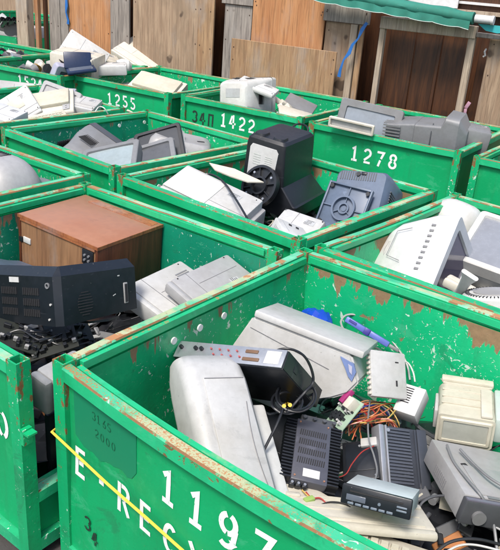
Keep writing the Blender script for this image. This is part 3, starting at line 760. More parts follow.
# ------------------------------------------------------------------ loose scrap filling the bins
def heap(key, level, label, seed, n=150, mats=None, amp=.05, big=.09):
    random.seed(seed); B = BINS[key]; w, d = B['w'], B['d']
    o = empty('scrap_heap', (B['x'], B['y'], 0), (0, 0, B['yaw'])); bpy.data.objects.remove(o)
    b = MB(); m = .085; K = 14
    V = [[b.bm.verts.new((m+(w-2*m)*i/K, m+(d-2*m)*j/K, level-.05+amp*noise.noise(Vector((i*.5, j*.5, seed)))*1.4)) for j in range(K+1)] for i in range(K+1)]
    for i in range(K):
        for j in range(K): b.bm.faces.new((V[i][j], V[i+1][j], V[i+1][j+1], V[i][j+1]))
    for k in range(n):
        s, q = random.uniform(m+.05, w-m-.05), random.uniform(m+.05, d-m-.05)
        sz = random.uniform(.02, big); R = Euler((random.uniform(-.7, .7), random.uniform(-.7, .7), random.uniform(0, 6.3))).to_matrix()
        b.mi = random.choices(range(1, 9), [7, 6, 4, 3, 2, 1.2, 1.0, .8])[0]
        z = level-.03+random.uniform(-.02, .03)
        kind = random.random()
        if kind < .55: b.box((s, q, z), (sz, sz*random.uniform(.4, 1), sz*random.uniform(.1, .6)), R, bev=.003, seg=1)
        elif kind < .75: b.box((s, q, z+.01), (sz*1.4, sz, .004), R)
        elif kind < .87: b.cyl((s, q, z), sz*.25, sz*.5, random.choice('xyz'), 12)
        else:
            a = random.uniform(0, 6.3); L = random.uniform(.08, .2)
            b.tube([(min(max(s+L*(u-.5)*cos(a)+.03*sin(u*6+k), m), w-m), min(max(q+L*(u-.5)*sin(a)+.03*cos(u*5+k), m), d-m), z+.03+.02*sin(u*7+k)) for u in [x/8 for x in range(9)]], random.uniform(.002, .004), 5)
    o = b.build('scrap_heap', [BK(), BK(), DG(), GR(), BG(), plain('pcb_green', (.03, .16, .07), .5), SL(), plain('copper_parts', (.45, .18, .06), .4, .3), W()], None, smooth=False)
    o.location = (B['x'], B['y'], 0); o.rotation_euler.z = radians(B['yaw'])
    tag(o, label, 'scrap', None, 'stuff')
heap('b1', .69, 'dark tangle of small electronic scrap filling the 1197 bin', 1, 420)
heap('b0', .74, 'dark circuit scrap under the black television shell', 2, 200)
heap('b2', .80, 'small dark scrap under the rounded grey monitor shell', 3, 80)
heap('b3', .84, 'dark scrap under the grey monitors', 4, 90)
heap('b4', .84, 'dark scrap beneath the black television shell and white printer', 5, 120)
heap('b5', .84, 'dark scrap beneath the white monitors at the right', 6, 90)
heap('b7', .95, 'small scrap under the beige keyboards', 7, 110, amp=.05)
heap('c34', .92, 'small scrap in the 1422 bin', 8, 90)
heap('c78', .92, 'small scrap under the grey television', 9, 90)
heap('c55', .90, 'small scrap in the 1255 bin', 10, 90)
heap('c62', 1.00, 'bright mixed scrap with copper and gold parts in the 1534 bin', 11, 200)
heap('c0', .99, 'black cable and board scrap left of bin 1534', 12, 200)
heap('r4', 1.00, 'cables and metal scrap in the most distant bin', 13, 160)
heap('c6', .55, 'dark scrap at the bottom of the nearly empty right edge bin', 14, 60)

random.seed(99)
# ================================================================== bin 1197
G1 = 'scrapped equipment in bin 1197'
# white rounded tower
t = thing('computer_tower', 'big glossy white rounded computer housing leaning at the left inside bin 1197', 'computer', tuple(Vector((-.075, 1.845, .730)) + Euler((radians(-60), radians(9.5), radians(26))).to_matrix() @ Vector((.012, -.02, -.06))), (-60.0, 9.5, 26.0), G1)
b = MB(); w_, d_, h_ = .225, .18, .64; rings = []
for k in range(13):
    u = k/12; z = -h_/2+h_*u; e = (1-(max(0, (u-.78)/.22))**2.6)**.5 if u < .999 else .12
    e = max(e, .30); P = rr(w_*(.90+.10*e), d_*(.45+.55*e), .045, 6)
    rings.append([(x, y+(1-e)*.02, z) for x, y in P])
rings.append([(x*.7, y*.6, h_/2+.003) for x, y in rr(w_*.9, d_*.5, .04, 6)])
b.loft(rings); b.build('housing', GW(), t, ang=50)
b = MB(); b.box((.015, -d_/2-.001, -.02), (.145, .008, .46), bev=.004); b.build('front_door', GW(), t)
b = MB(); pts = [(.015+.055*cos(a*.0)-.012*sin(pi*k/10), -d_/2-.006, -.18+.30*k/10) for k, a in zip(range(11), range(11))]
b.tube(pts, .0016, 5); b.tube([(-.055, -d_/2-.006, .205), (.082, -d_/2-.006, .205)], .0014, 5); b.build('door_groove', ventg(), t)
b = MB(); b.box((w_/2+.032, .035, -.07), (.075, .10, .44), bev=.010); b.build('side_cover', W(), t)
pull(t, .885)
# rack deck
t = thing('satellite_receiver', 'black flat box with a bare metal connector panel standing on edge behind the white tower', 'receiver', (.015, 2.1, .815), (37.4, -16.2, -32.2), G1)
w_, d_, h_ = .45, .067, .269
b = MB(); b.box((0, 0, -.004), (w_, d_, h_-.008), bev=.003); b.build('case', BK(), t)
b = MB(); b.box((0, 0, h_/2-.002), (w_-.004, d_-.004, .006), bev=.001); rp = b.build('connector_panel', SL(), t)
b = MB()
for x in (-.20, -.135, -.11): b.cyl((x, .006, h_/2+.006), .007, .012, 'z', 12)
b.build('terminal_posts', BK(), rp)
b = MB()
for k in range(8): b.cyl((-.07+k*.018, .010*(-1)**k, h_/2+.005), .0033, .008, 'z', 10)
b.build('audio_sockets', plain('socket_red', (.42, .10, .10), .4), rp)
b = MB()
for x, y, wx in ((.095, .014, .05), (.10, -.014, .065)): b.box((x, y, h_/2+.002), (wx, .012, .006), bev=.002)
b.build('port_sockets', plain('port_brown', (.16, .09, .05), .5), rp)
b = MB(); b.box((.180, .0, h_/2+.0015), (.055, .045, .002)); b.build('label_sticker', WW(), rp)
b = MB(); b.box((w_/2+.001, 0, 0), (.003, d_-.006, h_-.01)); b.box((w_/2+.003, 0, .06), (.003, .02, .02)); b.build('side_plate', BB(), t)
pull(t, .9)
# big grey white printer with the blue panel
t = thing('multifunction_printer', 'large pale grey office printer with an arched opening and a small blue control panel', 'printer', (.214, 2.299, .749), (-16.0, 6.2, -23.8), G1)
w_, d_, h_ = .376, .227, .269
b = MB(); prof = [(-w_/2-.10, -.16), (-w_/2-.06, -.02), (-w_/2-.01, h_/2), (w_/2, h_/2), (w_/2+.055, .055), (w_/2+.03, -.0), (w_/2-.02, -.04), (.10, -.062), (.04, -.10), (.0, -.16)]
b.prism(prof, (0, -d_/2, 0), (1, 0, 0), (0, 0, 1), (0, 1, 0), d_*.96)
bmesh.ops.bevel(b.bm, geom=list(b.bm.edges), offset=.008, segments=3, affect='EDGES', clamp_overlap=True); b.build('body', GW(), t)
b = MB(); b.box((.018, .0, h_/2+.016), (w_+.045, d_+.012, .026), bev=.006); b.build('scanner_lid', GW(), t)
b = MB(); b.prism([(w_/2-.035, .118), (w_/2+.018, .110), (w_/2+.034, .085), (w_/2+.030, .050), (w_/2+.012, .062), (w_/2-.008, .088)], (0, -d_/2-.007, 0), (1, 0, 0), (0, 0, 1), (0, 1, 0), .012)
b.build('control_panel', plastic('panel_blue', (.16, .22, .42), .35, .2), t)
b = MB(); b.prism([(w_/2+.0, .104), (w_/2+.016, .100), (w_/2+.024, .072), (w_/2+.012, .080)], (0, -d_/2-.010, 0), (1, 0, 0), (0, 0, 1), (0, 1, 0), .004); b.build('display', LI(), t)
b = MB(); b.tube([(-w_/2-.005, -d_/2-.002, .095), (w_/2-.06, -d_/2-.002, .058)], .0014, 5); b.build('seam', ventg(), t)
pull(t, .9)
# amplifier
t = thing('car_amplifier', 'grey slotted car amplifier with black cooling fins and a white sticker', 'amplifier', (.213, 1.674, .817), (17.3, 8.4, -3.2), G1)
w_, d_, h_ = .167, .209, .05
b = MB(); b.box((0, 0, 0), (w_*.62, d_, h_), bev=.004); b.build('case', plastic('amp_grey', (.075, .078, .10), .35, .25), t)
for sx in (-1, 1):
    b = MB()
    for k in range(19): b.box((sx*w_*.40, -d_/2+.008+k*(d_-.016)/18, 0), (w_*.20, .0045, h_*.92))
    b.box((sx*w_*.40, 0, -h_*.30), (w_*.19, d_, h_*.3)); b.build('cooling_fins', BK(), t, smooth=False)
b = MB()
for r in range(4):
    for k in range(13): b.box((-.038+k*.0063, .058-r*.032, h_/2+.0005), (.0028, .020, .002), rz(-6))
b.build('slots', vent(), t, smooth=False)
b = MB(); b.box((.004, -.077, h_/2+.001), (.048, .026, .0015)); b.build('sticker', WW(), t)
b = MB()
for k in range(3): b.box((-.045+k*.018, -d_/2-.006, .006), (.014, .014, .02), bev=.002)
tb = b.build('terminal_block', BK(), t)
b = MB()
for k in range(3): b.cyl((-.045+k*.018, -d_/2-.006, .018), .004, .005, 'z', 10)
b.build('terminal_screws', SL(), tb)
b = MB()
for sx in (-1, 1):
    for sy in (-1, 1): b.cyl((sx*.042, sy*.092, h_/2+.0012), .0028, .003, 'z', 8)
b.build('corner_screws', plain('copper_screw', (.5, .25, .15), .4, .5), t)
b = MB(); b.box((.01, d_/2+.012, 0), (.10, .03, .03), bev=.004)
for k in range(4): b.cyl((-.03+k*.03, d_/2+.012, .018), .006, .014, 'z', 10)
b.build('connectors', DG(), t)
# car stereo
t = thing('car_stereo', 'car stereo with a black slotted face and pale metal top, resting on beige keyboards', 'car stereo', (.387, 1.478, .858), (-26.1, -5.4, -21.5), G1)
w_, d_, h_ = .178, .151, .051
b = MB(); b.box((0, .006, 0), (w_-.008, d_-.012, h_-.004), bev=.002); b.build('case', TG(), t)
b = MB(); b.box((0, -d_/2+.004, 0), (w_, .014, h_), bev=.004); fp_ = b.build('faceplate', BB(), t)
b = MB(); b.box((.0, -d_/2-.0035, .011), (.135, .003, .004)); b.build('disc_slot', vent(), fp_)
b = MB(); b.box((-.050, -d_/2-.0035, -.005), (.05, .003, .015), bev=.001); b.build('display', GL(), fp_)
b = MB()
for k in range(6): b.box((-.062+k*.020, -d_/2-.004, -.019), (.016, .004, .006), bev=.0015)
for k in range(2): b.box((.066, -d_/2-.004, -.008+k*.0085), (.026, .004, .005), bev=.0015)
b.cyl((.010, -d_/2-.004, -.005), .004, .004, 'y', 10)
b.build('buttons', plastic('button_grey', (.15, .19, .24), .4, .2), fp_)
# blue ribbed cartridge
t = thing('docking_unit', 'dark blue ribbed flat unit with a silver strip along its left edge', 'docking unit', (.511, 1.797, .739), (39.5, 13.8, 15.1), G1)
w_, d_, h_ = .173, .187, .046
b = MB(); b.box((0, 0, -.004), (w_, d_, h_-.008), bev=.005); b.build('case', plastic('dock_blue', (.048, .056, .075), .45, .45), t)
b = MB()
for k in range(17): b.box((-.020, -d_/2+.014+k*.0102, h_/2-.006), (.088, .0055, .006))
b.build('ribs', plastic('rib_blue', (.072, .082, .108), .45, .4), t)
b = MB(); b.box((-w_/2+.008, 0, -.002), (.018, d_, h_+.002), bev=.003); b.box((-w_/2+.024, 0, 0), (.006, d_, h_), bev=.002); b.build('edge_strip', SL(), t)
b = MB()
for y in (-.05, .045): b.box((.058, y, h_/2-.003), (.010, .030, .004))
b.build('latches', vent(), t)
b = MB(); b.box((.042, 0, h_/2-.003), (.004, d_*.95, .004)); b.box((.066, 0, h_/2-.002), (.034, d_*.98, .004), bev=.001); b.build('side_panel', plastic('dock_blue', (.045, .06, .10)), t)
b = MB(); b.cyl((-.055, .078, h_/2-.003), .006, .006, 'z', 12); b.build('screw', SL(), t)
# black disk drive
t = thing('disk_drive', 'small black metal disk drive box between the amplifier and the blue unit', 'disk drive', (.385, 1.769, .73), (17.8, -19.6, -8.2), G1)
b = MB(); b.box((0, 0, 0), (.110, .141, .040), bev=.003); b.build('case', BK(), t)
b = MB(); b.box((0, .01, .021), (.09, .10, .003), bev=.001); b.build('cover_plate', BB(), t)
b = MB(); b.cyl((.0, .048, .0235), .004, .003, 'z', 10); b.cyl((.045, -.06, .021), .003, .003, 'z', 10); b.build('screws', SL(), t)
b = MB(); b.box((.03, .055, .026), (.05, .03, .012), bev=.002); b.build('bracket', GW(), t)
# beige upright bezel
t = thing('drive_bezel', 'pale toothed plastic panel standing upright beside the blue panel of the grey printer', 'plastic panel', (.508, 2.158, .818), (-40.8, 13.5, 20.4), G1)
b = MB(); b.box((0, 0, 0), (.151, .02, .165), bev=.007); b.build('panel', GW(), t)
b = MB()
for k in range(9): b.box((-.078, 0, -.07+k*.0175), (.008, .016, .009), bev=.001)
b.build('teeth', BG2(), t)
b = MB(); b.box((.03, -.011, -.03), (.006, .002, .02)); b.box((.035, -.011, .045), (.014, .002, .004)); b.build('slots', vent(), t)
pull(t, .92)
# adapter
t = thing('power_adapter', 'small white power adapter with black vent slots, left of the boxy beige printer', 'power adapter', (.556, 1.968, .829), (-55.2, -5.2, -33.9), G1)
b = MB(); b.box((0, 0, 0), (.076, .063, .102), bev=.004); b.build('case', WW(), t)
b = MB(); slots(b, (-.012, -.0318, .012), 7, .0085, (.028, .002, .0035), 'z'); b.build('vents', vent(), t)
# boxy beige printer
t = thing('label_printer', 'boxy beige printer with a ridged top and framed front panel in bin 1197', 'printer', (.749, 2.005, .785), (4.0, -3.5, -13.7), G1)
w_, d_, h_ = .178, .20, .115
b = MB(); loft_axis(b, [(-d_/2, w_, h_, .012), (-d_/2+.05, w_, h_, .016), (-d_/2+.051, w_*.98, h_*1.0, .02, .002, .0), (d_/2-.03, w_*1.02, h_*1.05, .03, 0, .004), (d_/2, w_*.94, h_*.9, .03)], 'y'); b.build('body', BG(), t)
b = MB()
for k in range(4): b.box((0, -.038+k*.036, h_/2+.002+k*.0012), (w_*.90, .006, .006), bev=.002)
b.box((.0, .088, h_/2+.010), (w_*.95, .03, .016), bev=.004); b.build('top_ridges', BG(), t)
b = MB(); fr, oz = frame_mesh(w_*.92, h_*.84, -d_/2-.006, .008, .012, .006, .005); b.bm.free(); fr.build('panel_frame', BG(), t)
b = MB(); b.box((0, -d_/2-.001, 0), (w_*.80, .004, h_*.62)); b.build('front_panel', plastic('panel_greybeige', (.42, .43, .38), .4, .25), t)
b = MB(); b.box((-w_/2-.004, .01, -.012), (.012, .10, h_*.62), bev=.004); b.build('side_recess', GW(), t)
b = MB(); b.box((w_/2+.014, -.0, .01), (.03, .17, h_*.8), bev=.008); b.build('side_cover', plastic('greenish_white', (.50, .58, .55), .4, .2), t)
b = MB(); b.box((w_*.34, -.02, h_/2+.006), (w_*.20, .15, .010), bev=.003); b.build('top_strip', BG2(), t)
# video recorder
t = thing('video_recorder', 'silver video recorder with a round dial under the boxy beige printer', 'video recorder', (.805, 1.672, .752), (-5.2, 11.3, 5.5), G1)
w_, d_, h_ = .421, .29, .078
b = MB(); b.box((0, .008, 0), (w_, d_-.016, h_), bev=.003); b.build('case', LG(), t)
b = MB(); b.box((0, -d_/2+.006, -.002), (w_+.004, .028, h_-.004), bev=.006); fp_ = b.build('front_panel', DG(), t)
b = MB(); b.cyl((-w_/2+.045, -d_/2-.012, -.008), .020, .014, 'y', 24, .018); b.build('dial', GR(), fp_)
b = MB(); b.box((.06, -d_/2-.0085, .014), (.26, .003, .016)); b.box((.06, -d_/2-.0085, -.016), (.26, .003, .008)); b.build('slots', BK(), fp_)
b = MB(); b.box((.06, -d_/2-.009, .0), (.28, .003, .004)); b.box((-.0, -d_/2-.0, h_/2-.003), (w_, .012, .004)); b.build('trim', plastic('violet_trim', (.17, .16, .21), .3, .1), fp_)
b = MB(); b.box((-w_/2+.06, .02, h_/2+.001), (.018, .02, .003), rz(20)); b.box((-w_/2+.14, -.09, h_/2+.001), (.012, .012, .003)); b.box((.0, -.06, h_/2+.001), (.016, .012, .003)); b.build('holes', vent(), t)
b = MB(); b.box((-.04, -.05, h_/2+.0015), (.24, .14, .003), bev=.001); b.build('top_plate', LG(), t)
b = MB(); slots(b, (-w_/2-.001, .02, -.01), 9, .010, (.002, .003, .028), 'y'); b.build('side_vents', ventg(), t)
b = MB(); slots(b, (-.10, -.125, h_/2+.001), 2, .05, (.035, .012, .002)); b.build('feet_marks', GR(), t)
# dark grey flat panel under the recorder
t = boxy('flat dark grey equipment case lying below the silver video recorder', inbin('b1', .86, .22, .66), (4, -6, -30), .46, .42, .06, DG(), name='equipment_case', cat='equipment', group=G1)
# keyboards at the front corner
t = boxy('upper pale beige keyboard lying upside down under the car stereo', (.335, 1.490, .775), (-15.2, 5.2, 3.9), .40, .157, .025, BG2(), name='keyboard', cat='keyboard', group='beige keyboards in bin 1197', bev=.008)
b = MB()
for k in range(3): b.box((0, -.05+k*.05, .0135), (.34, .005, .003))
for sx in (-1, 1): b.box((sx*.17, .055, .016), (.04, .018, .008), bev=.002)
b.build('ribs', BG2(), t)
keyboard('lowest beige keyboard at the front corner of bin 1197, nearest the rim', (.36, 1.37, .76), (-10, 3, -16.0), .44, .17, .025, BG2(), BG(), group='beige keyboards in bin 1197')
boxy('cracked beige plastic cover lying along the rusty front rail below the amplifier', at(312, 508, .765), (-4, 5, -34), .34, .13, .03, BG2(), name='plastic_cover', cat='cover', group='beige keyboards in bin 1197')
boxy('small cream plastic cover angled between amplifier and car stereo', at(345, 512, .775), (8, -6, -10), .20, .09, .02, BG(), name='plastic_cover', cat='cover', group='beige keyboards in bin 1197')
keyboard('small white keyboard end with purple keys left of the white computer housing', at(153, 408, .72), (10, 0, 62), .22, .12, .02, W(), PU(), group='beige keyboards in bin 1197')
# circuit board
t = thing('circuit_board', 'green circuit board with a magenta socket above the amplifier', 'circuit board', (.349, 1.982, .767), (43.2, -10.9, -63.4), G1)
b = MB(); b.box((0, 0, 0), (.095, .115, .003)); b.build('board', plain('board_pale_green', (.33, .45, .34), .5), t)
b = MB(); b.box((-.03, .045, .012), (.022, .055, .020), bev=.003); b.build('magenta_socket', plain('magenta', (.34, .03, .15), .5), t)
b = MB()
for k in range(22): b.box((random.uniform(-.04, .04), random.uniform(-.05, .02), .006), (random.uniform(.005, .018), random.uniform(.005, .014), .012))
b.build('chips', [BK()], t, smooth=False)
b = MB()
for k in range(8): b.cyl((random.uniform(-.04, .04), random.uniform(-.05, .03), .009), .004, .018, 'z', 10)
b.build('capacitors', GW(), t)
b = MB(); b.box((.02, .03, .018), (.03, .04, .035), bev=.002); b.build('shield_can', BG2(), t)
pull(t, .94)
# purple blue connector and its cable
t = thing('parallel_connector', 'purple blue ribbon connector lying against the chipped inner wall', 'connector', (.438, 2.289, .914), (-25, 20, -21.4), G1)
b = MB(); b.box((-.045, 0, 0), (.085, .03, .022), bev=.004); b.box((.048, 0, 0), (.085, .03, .022), bev=.004); b.build('plug', PU(), t)
b = MB(); b.box((0, -.016, 0), (.022, .012, .026), bev=.002); b.box((-.06, -.017, .004), (.03, .004, .008)); b.build('clip', plain('violet_dark', (.05, .04, .25), .4), t)
b = MB(); b.box((.112, 0, 0), (.04, .022, .012), bev=.003); b.build('strain_relief', GR(), t)
cable('grey cable looping around the purple blue connector', P3((395, 368, .80), (380, 350, .84), (362, 342, .86), (346, 332, .88), (341, 322, .90), (347, 315, .92), (360, 316, .92), (378, 326, .90), (393, 342, .87), (406, 362, .82), (410, 380, .78)), .004, LG())
# blue plastic bag
t = None
b = MB(); rings = []
for k in range(9):
    u = k/8; r = .055*sin(pi*min(1, u*1.05+.05))**.6+.004
    rings.append([(-.075+.15*u, r*cos(a)*(1+.25*sin(3*a+k)), r*.8*sin(a)*(1+.2*cos(4*a+k*1.7))) for a in [2*pi*j/14 for j in range(14)]])
b.loft(rings); o = b.build('plastic_bag', plastic('bag_blue', (.01, .06, .50), .3, .2), ang=20); o.location = at(318, 322, .82); o.rotation_euler = (0, radians(8), radians(-30))
tag(o, 'crumpled bright blue plastic bag in the back corner of bin 1197', 'plastic bag', G1)
# cables
cable('black cable curling up over the side of the black receiver', P3((274, 364, 1.038), (272, 356, 1.065), (278, 350, 1.092), (290, 349, 1.101), (303, 355, 1.083), (311, 368, 1.038), (313, 382, 0.993), (305, 392, 0.975), (296, 402, 0.948), (288, 412, 0.930)), .0042, BK())
for i in range(4):
    a0 = random.uniform(0, 6)
    cx, cy = (287, 402) if i < 2 else (296, 396)
    pts = [(cx+(12+i*2)*cos(a0+k*.7)*1.1, cy+(10+2*i)*sin(a0+k*.7), .935+.006*i+.008*sin(k*1.3)) for k in range(10)]
    cable(['outermost', 'second', 'third', 'innermost'][i]+' loop of the coiled black cord tied with a yellow twist left of the amplifier', P3(*pts), .0036, BK(), 'coiled black cords')
cable('black cord running down the left side of the amplifier', P3((284, 404, 0.957), (281, 414, 0.948), (276, 426, 0.930), (270, 438, 0.903), (264, 450, 0.876)), .004, BK())
cable('grey cord bending beneath the coiled black cord', P3((262, 410, 0.894), (270, 414, 0.912), (280, 411, 0.921), (286, 405, 0.930)), .0035, BB())
b = MB(); b.tube([at(284, 406, 0.962), at(287, 403.5, .845), at(290, 405, 0.966)], .006, 8); tag(b.build('cable_tie', plain('tie_yellow', (.65, .45, .05), .5)), 'yellow twist tie around the coiled black cord', 'cable tie')
cols = [('orange', (.50, .15, .05)), ('red', (.36, .035, .03)), ('yellow', (.55, .38, .10)), ('tan', (.55, .30, .16)), ('dark blue', (.02, .04, .25)), ('black', (.02, .02, .02)), ('pink', (.72, .32, .26)), ('white', (.7, .7, .66))]
random.seed(5)
for i in range(30):
    cn, cc = cols[[0, 0, 1, 1, 6, 3, 0, 2, 4, 5, 1, 7, 0, 3, 6, 1, 0, 4, 5, 2, 0, 1][i % 22]]
    x0, y0 = random.uniform(330, 362), random.uniform(416, 440); x1, y1 = random.uniform(372, 404), random.uniform(406, 430)
    mx, my = (x0+x1)/2+random.uniform(-12, 12), random.uniform(400, 424)
    cable(f'{cn} wire in the loose wire bundle above the blue ribbed unit', P3((x0, y0, .77), ((x0+mx)/2-4, (y0+my)/2-3, .80), (mx, my, .83+random.uniform(-.01, .015)), ((x1+mx)/2+3, (y1+my)/2-4, .82), (x1, y1, .79), (x1+random.uniform(-6, 6), y1+8, .76)), .0022, plain('wire_'+cn.replace(' ', '_'), cc, .4), 'coloured wires in the bundle', n=5)
cable('thin red wire hanging across the black disk drive', P3((374, 446, .79), (362, 452, .79), (352, 464, .78), (346, 474, .78), (336, 478, .79), (326, 480, .80)), .0018, plain('wire_red', (.6, .03, .02), .4))
cable('grey wire hanging down between disk drive and blue unit', P3((370, 400, .84), (368, 420, .83), (369, 440, .82), (374, 456, .81), (377, 470, .80), (375, 480, .80)), .0028, GR())
cable('grey cord crossing the top of the silver video recorder', P3((447, 445, .83), (454, 462, .83), (468, 480, .84), (480, 494, .84), (489, 510, .80), (494, 526, .76), (497, 550, .72)), .0042, GR())
cable('second grey cord trailing to the right over the silver video recorder', P3((460, 449, .83), (474, 464, .83), (490, 478, .84), (510, 490, .84)), .004, GR())
cable('dark grey cord curving out from behind the car stereo', P3((418, 512, .74), (422, 503, .76), (432, 497, .77), (446, 496, .76), (455, 500, .74)), .0038, DG())
cable('pale cord curving below the silver video recorder', P3((456, 520, .76), (470, 521, .76), (486, 523, .76), (505, 532, .75)), .003, LG())
cable('black cord at the bottom right corner over the dark case', P3((436, 552, .76), (448, 543, .78), (464, 539, .79), (482, 540, .79), (505, 546, .78)), .0042, BK())
cable('white cord beside the bottom right black cord', P3((440, 556, .77), (458, 546, .78), (476, 545, .78), (505, 552, .78)), .003, W())
cable('white cord arching behind the white power adapter', P3((400, 360, .84), (408, 363, .85), (413, 372, .84), (415, 382, .82)), .003, W())
cable('black ribbon cord beside the beige printer', P3((402, 405, .80), (410, 418, .78), (420, 428, .76), (432, 436, .74), (440, 440, .73)), .006, DG())
for i, (lab, cc, pts) in enumerate([
  ('white lead among the loose ends below the amplifier', 'wire_white', ((297, 493, .78), (306, 502, .78), (316, 510, .78), (325, 516, .77))),
  ('red lead among the loose ends below the amplifier', 'wire_red', ((306, 492, .79), (312, 498, .79), (320, 498, .79), (326, 504, .785), (326, 514, .78))),
  ('black lead among the loose ends below the amplifier', 'wire_black', ((300, 494, .78), (312, 506, .785), (330, 502, .79), (345, 504, .79), (356, 512, .78))),
  ('yellow lead among the loose ends below the amplifier', 'wire_yellow', ((302, 490, .79), (308, 496, .79), (314, 502, .785), (310, 506, .78))),
  ('grey lead curving toward the car stereo', 'wire_tan', ((326, 504, .78), (338, 507, .785), (350, 515, .78), (356, 525, .77))),
  ('thin white lead curling at the rusty front rail', 'wire_white', ((330, 520, .775), (340, 516, .78), (352, 522, .775), (360, 532, .77), (352, 538, .77))),
  ('second thin white lead curling at the rusty front rail', 'wire_white', ((335, 528, .775), (348, 528, .78), (362, 538, .77), (370, 545, .765)))]):
    cable(lab, P3(*pts), .0024, MATS[cc], n=5)
t = thing('wire_connector', 'loose white wire connector at the left foot of the amplifier', 'connector', at(271, 477, .80), (20, 30, 0), G1)
b = MB(); b.box((0, 0, 0), (.016, .012, .03), bev=.002); b.cyl((0, 0, .02), .008, .012, 'x', 12); b.build('plug', W(), t)
t = thing('wire_connector', 'small yellow green plug lying among the loose ends under the amplifier', 'connector', at(309, 500, .79), (0, 0, 30), G1)
b = MB(); b.box((0, 0, 0), (.03, .016, .014), bev=.002); b.build('plug', plain('plug_green', (.30, .45, .12), .5), t)
# white pegs in front of blue unit
# extra black deck lying beneath the wires
t = boxy('black equipment case half buried behind the amplifier', inbin('b1', .48, .62, .66), (6, 8, -20), .42, .34, .12, BK(), name='equipment_case', cat='equipment', group=G1)
t = boxy('dark case lying under the white computer housing', inbin('b1', .2, .30, .60), (0, -5, -50), .34, .34, .10, DG(), name='equipment_case', cat='equipment', group=G1)

# yellow string around 1197
b = MB(); B_ = BINS['b1']; pts = [(-.02, .05, .870), (-.008, -.006, .868), (.10, -.014, .861), (.25, -.030, .850), (.40, -.042, .838), (.56, -.051, .825), (.80, -.053, .806), (1.14, -.034, .740), (1.42, -.006, .73)]
b.tube([(p[0], p[1], p[2]+.003*sin(i*2)) for i, p in enumerate(pts)], .0042, 6); o = b.build('yellow_cord', plain('cord_yellow', (.75, .52, .06), .6)); o.location = (B_['x'], B_['y'], 0); o.rotation_euler.z = radians(B_['yaw'])
tag(o, 'taut yellow cord stretched across the face of bin 1197', 'cord')

# ================================================================== cabinet bin
random.seed(31)
t = thing('wooden_cabinet', 'old brown wood veneer television cabinet with a bare plywood back, standing in the bin', 'cabinet', (-.697, 2.837, .895), (.1, 2.7, -32.9))
w_, d_, h_ = .47, .383, .34
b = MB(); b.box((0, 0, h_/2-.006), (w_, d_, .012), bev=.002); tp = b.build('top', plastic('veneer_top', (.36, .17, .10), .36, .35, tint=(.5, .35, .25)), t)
b = MB(); b.box((.03, d_/2-.035, h_/2+.0008), (w_*.80, .045, .0015)); b.build('worn_strip', MATS['cab_edge'], tp, smooth=False)
b = MB(); b.box((0, -d_/2+.001, h_/2-.007), (w_+.003, .003, .014)); b.box((w_/2+.0005, 0, h_/2-.007), (.003, d_+.004, .014)); b.build('edge_band', MATS['cab_edge'], tp, smooth=False)
for sx in (-1, 1):
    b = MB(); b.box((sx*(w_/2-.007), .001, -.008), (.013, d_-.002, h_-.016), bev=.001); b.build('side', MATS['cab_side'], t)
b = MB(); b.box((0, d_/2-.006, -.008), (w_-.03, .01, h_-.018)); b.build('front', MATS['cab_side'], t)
b = MB(); b.box((0, -d_/2+.010, -.008), (w_-.028, .008, h_-.018)); bk = b.build('back_panel', MATS['cab_back'], t)
b = MB(); b.box((0, -d_/2+.004, h_/2-.02), (w_-.03, .008, .010)); b.build('back_batten', MATS['cab_edge'], bk, smooth=False)
b = MB(); b.box((w_/2-.055, -d_/2+.004, h_/2-.062), (.062, .008, .062), bev=.002); tp2 = b.build('terminal_plate', BK(), bk)
b = MB()
for k in range(2):
    for j in range(2): b.cyl((w_/2-.068+k*.022, -d_/2-.002, h_/2-.073+j*.02), .005, .008, 'y', 10)
b.build('terminal_screws', SL(), tp2)
b = MB(); b.box((-w_/2+.052, -d_/2+.004, h_/2-.107), (.045, .006, .026), bev=.002); b.build('paper_label', W(), bk)
b = MB(); b.box((-w_/2+.014, -d_/2+.004, h_/2-.112), (.022, .008, .024), bev=.003); b.build('cable_clip', BK(), bk)
# black television shell
t = thing('television_shell', 'broken dark blue black television back shell with vent grilles in front of the wooden cabinet', 'television', (-.785, 2.358, .939), (-10.6, -15.3, -32.0))
w_, d_, h_ = .667, .352, .164
# profile in plan: back panel (facing -y) then folding away along +x side
b = MB()
zb, zt = -h_/2, h_/2
plan = [(-w_*.85, -d_/2+.02), (-w_*.5, -d_/2), (w_/2-.02, -d_/2), (w_/2, -d_/2+.02), (w_/2+.005, d_/2)]
inn = [(-w_*.85, -d_/2+.03), (-w_*.5, -d_/2+.012), (w_/2-.026, -d_/2+.012), (w_/2-.012, -d_/2+.026), (w_/2-.008, d_/2)]
def rise(k): return (0, 0, 0, .0, .0)[k]
rings = []
for k in range(5):
    (ox, oy), (ix, iy) = plan[k], inn[k]
    zl = zb + (.0, 0, 0, 0, .008)[k]; zh = zt + (.0, 0, 0, 0, -.004)[k]
    tx, ty = ((0, .035), (0, .035), (-.01, .035), (-.03, .02), (-.035, 0))[k]
    rings.append([(ox, oy, zl), (ox, oy, zh), (ox+tx, oy+ty, zh+.030), (ix+tx, iy+ty, zh+.026), (ix, iy, zh-.004), (ix, iy, zl)])
b.loft(rings); b.build('shell', BB(), t, ang=25)
b = MB()
for r in range(3):
    for g_ in range(3):
        for k in range(9):
            b.box((w_/2-.095-g_*.115-k*.0095, -d_/2-.001, .030-r*.036), (.0042, .004, .024))
b.build('vent_grille', vent(), t, smooth=False)
b = MB()
for k in range(9):
    L = .065*sqrt(max(.05, 1-((k-4)/4.6)**2)); b.box((w_/2+.001, -.062, .018-k*.0095), (.004, L, .0035))
b.build('round_grille', vent(), t, smooth=False)
b = MB(); b.ring((w_/2-.045, -d_/2-.001, .052), .010, .006, .006, 'y', 18); b.build('screw_socket', GR(), t)
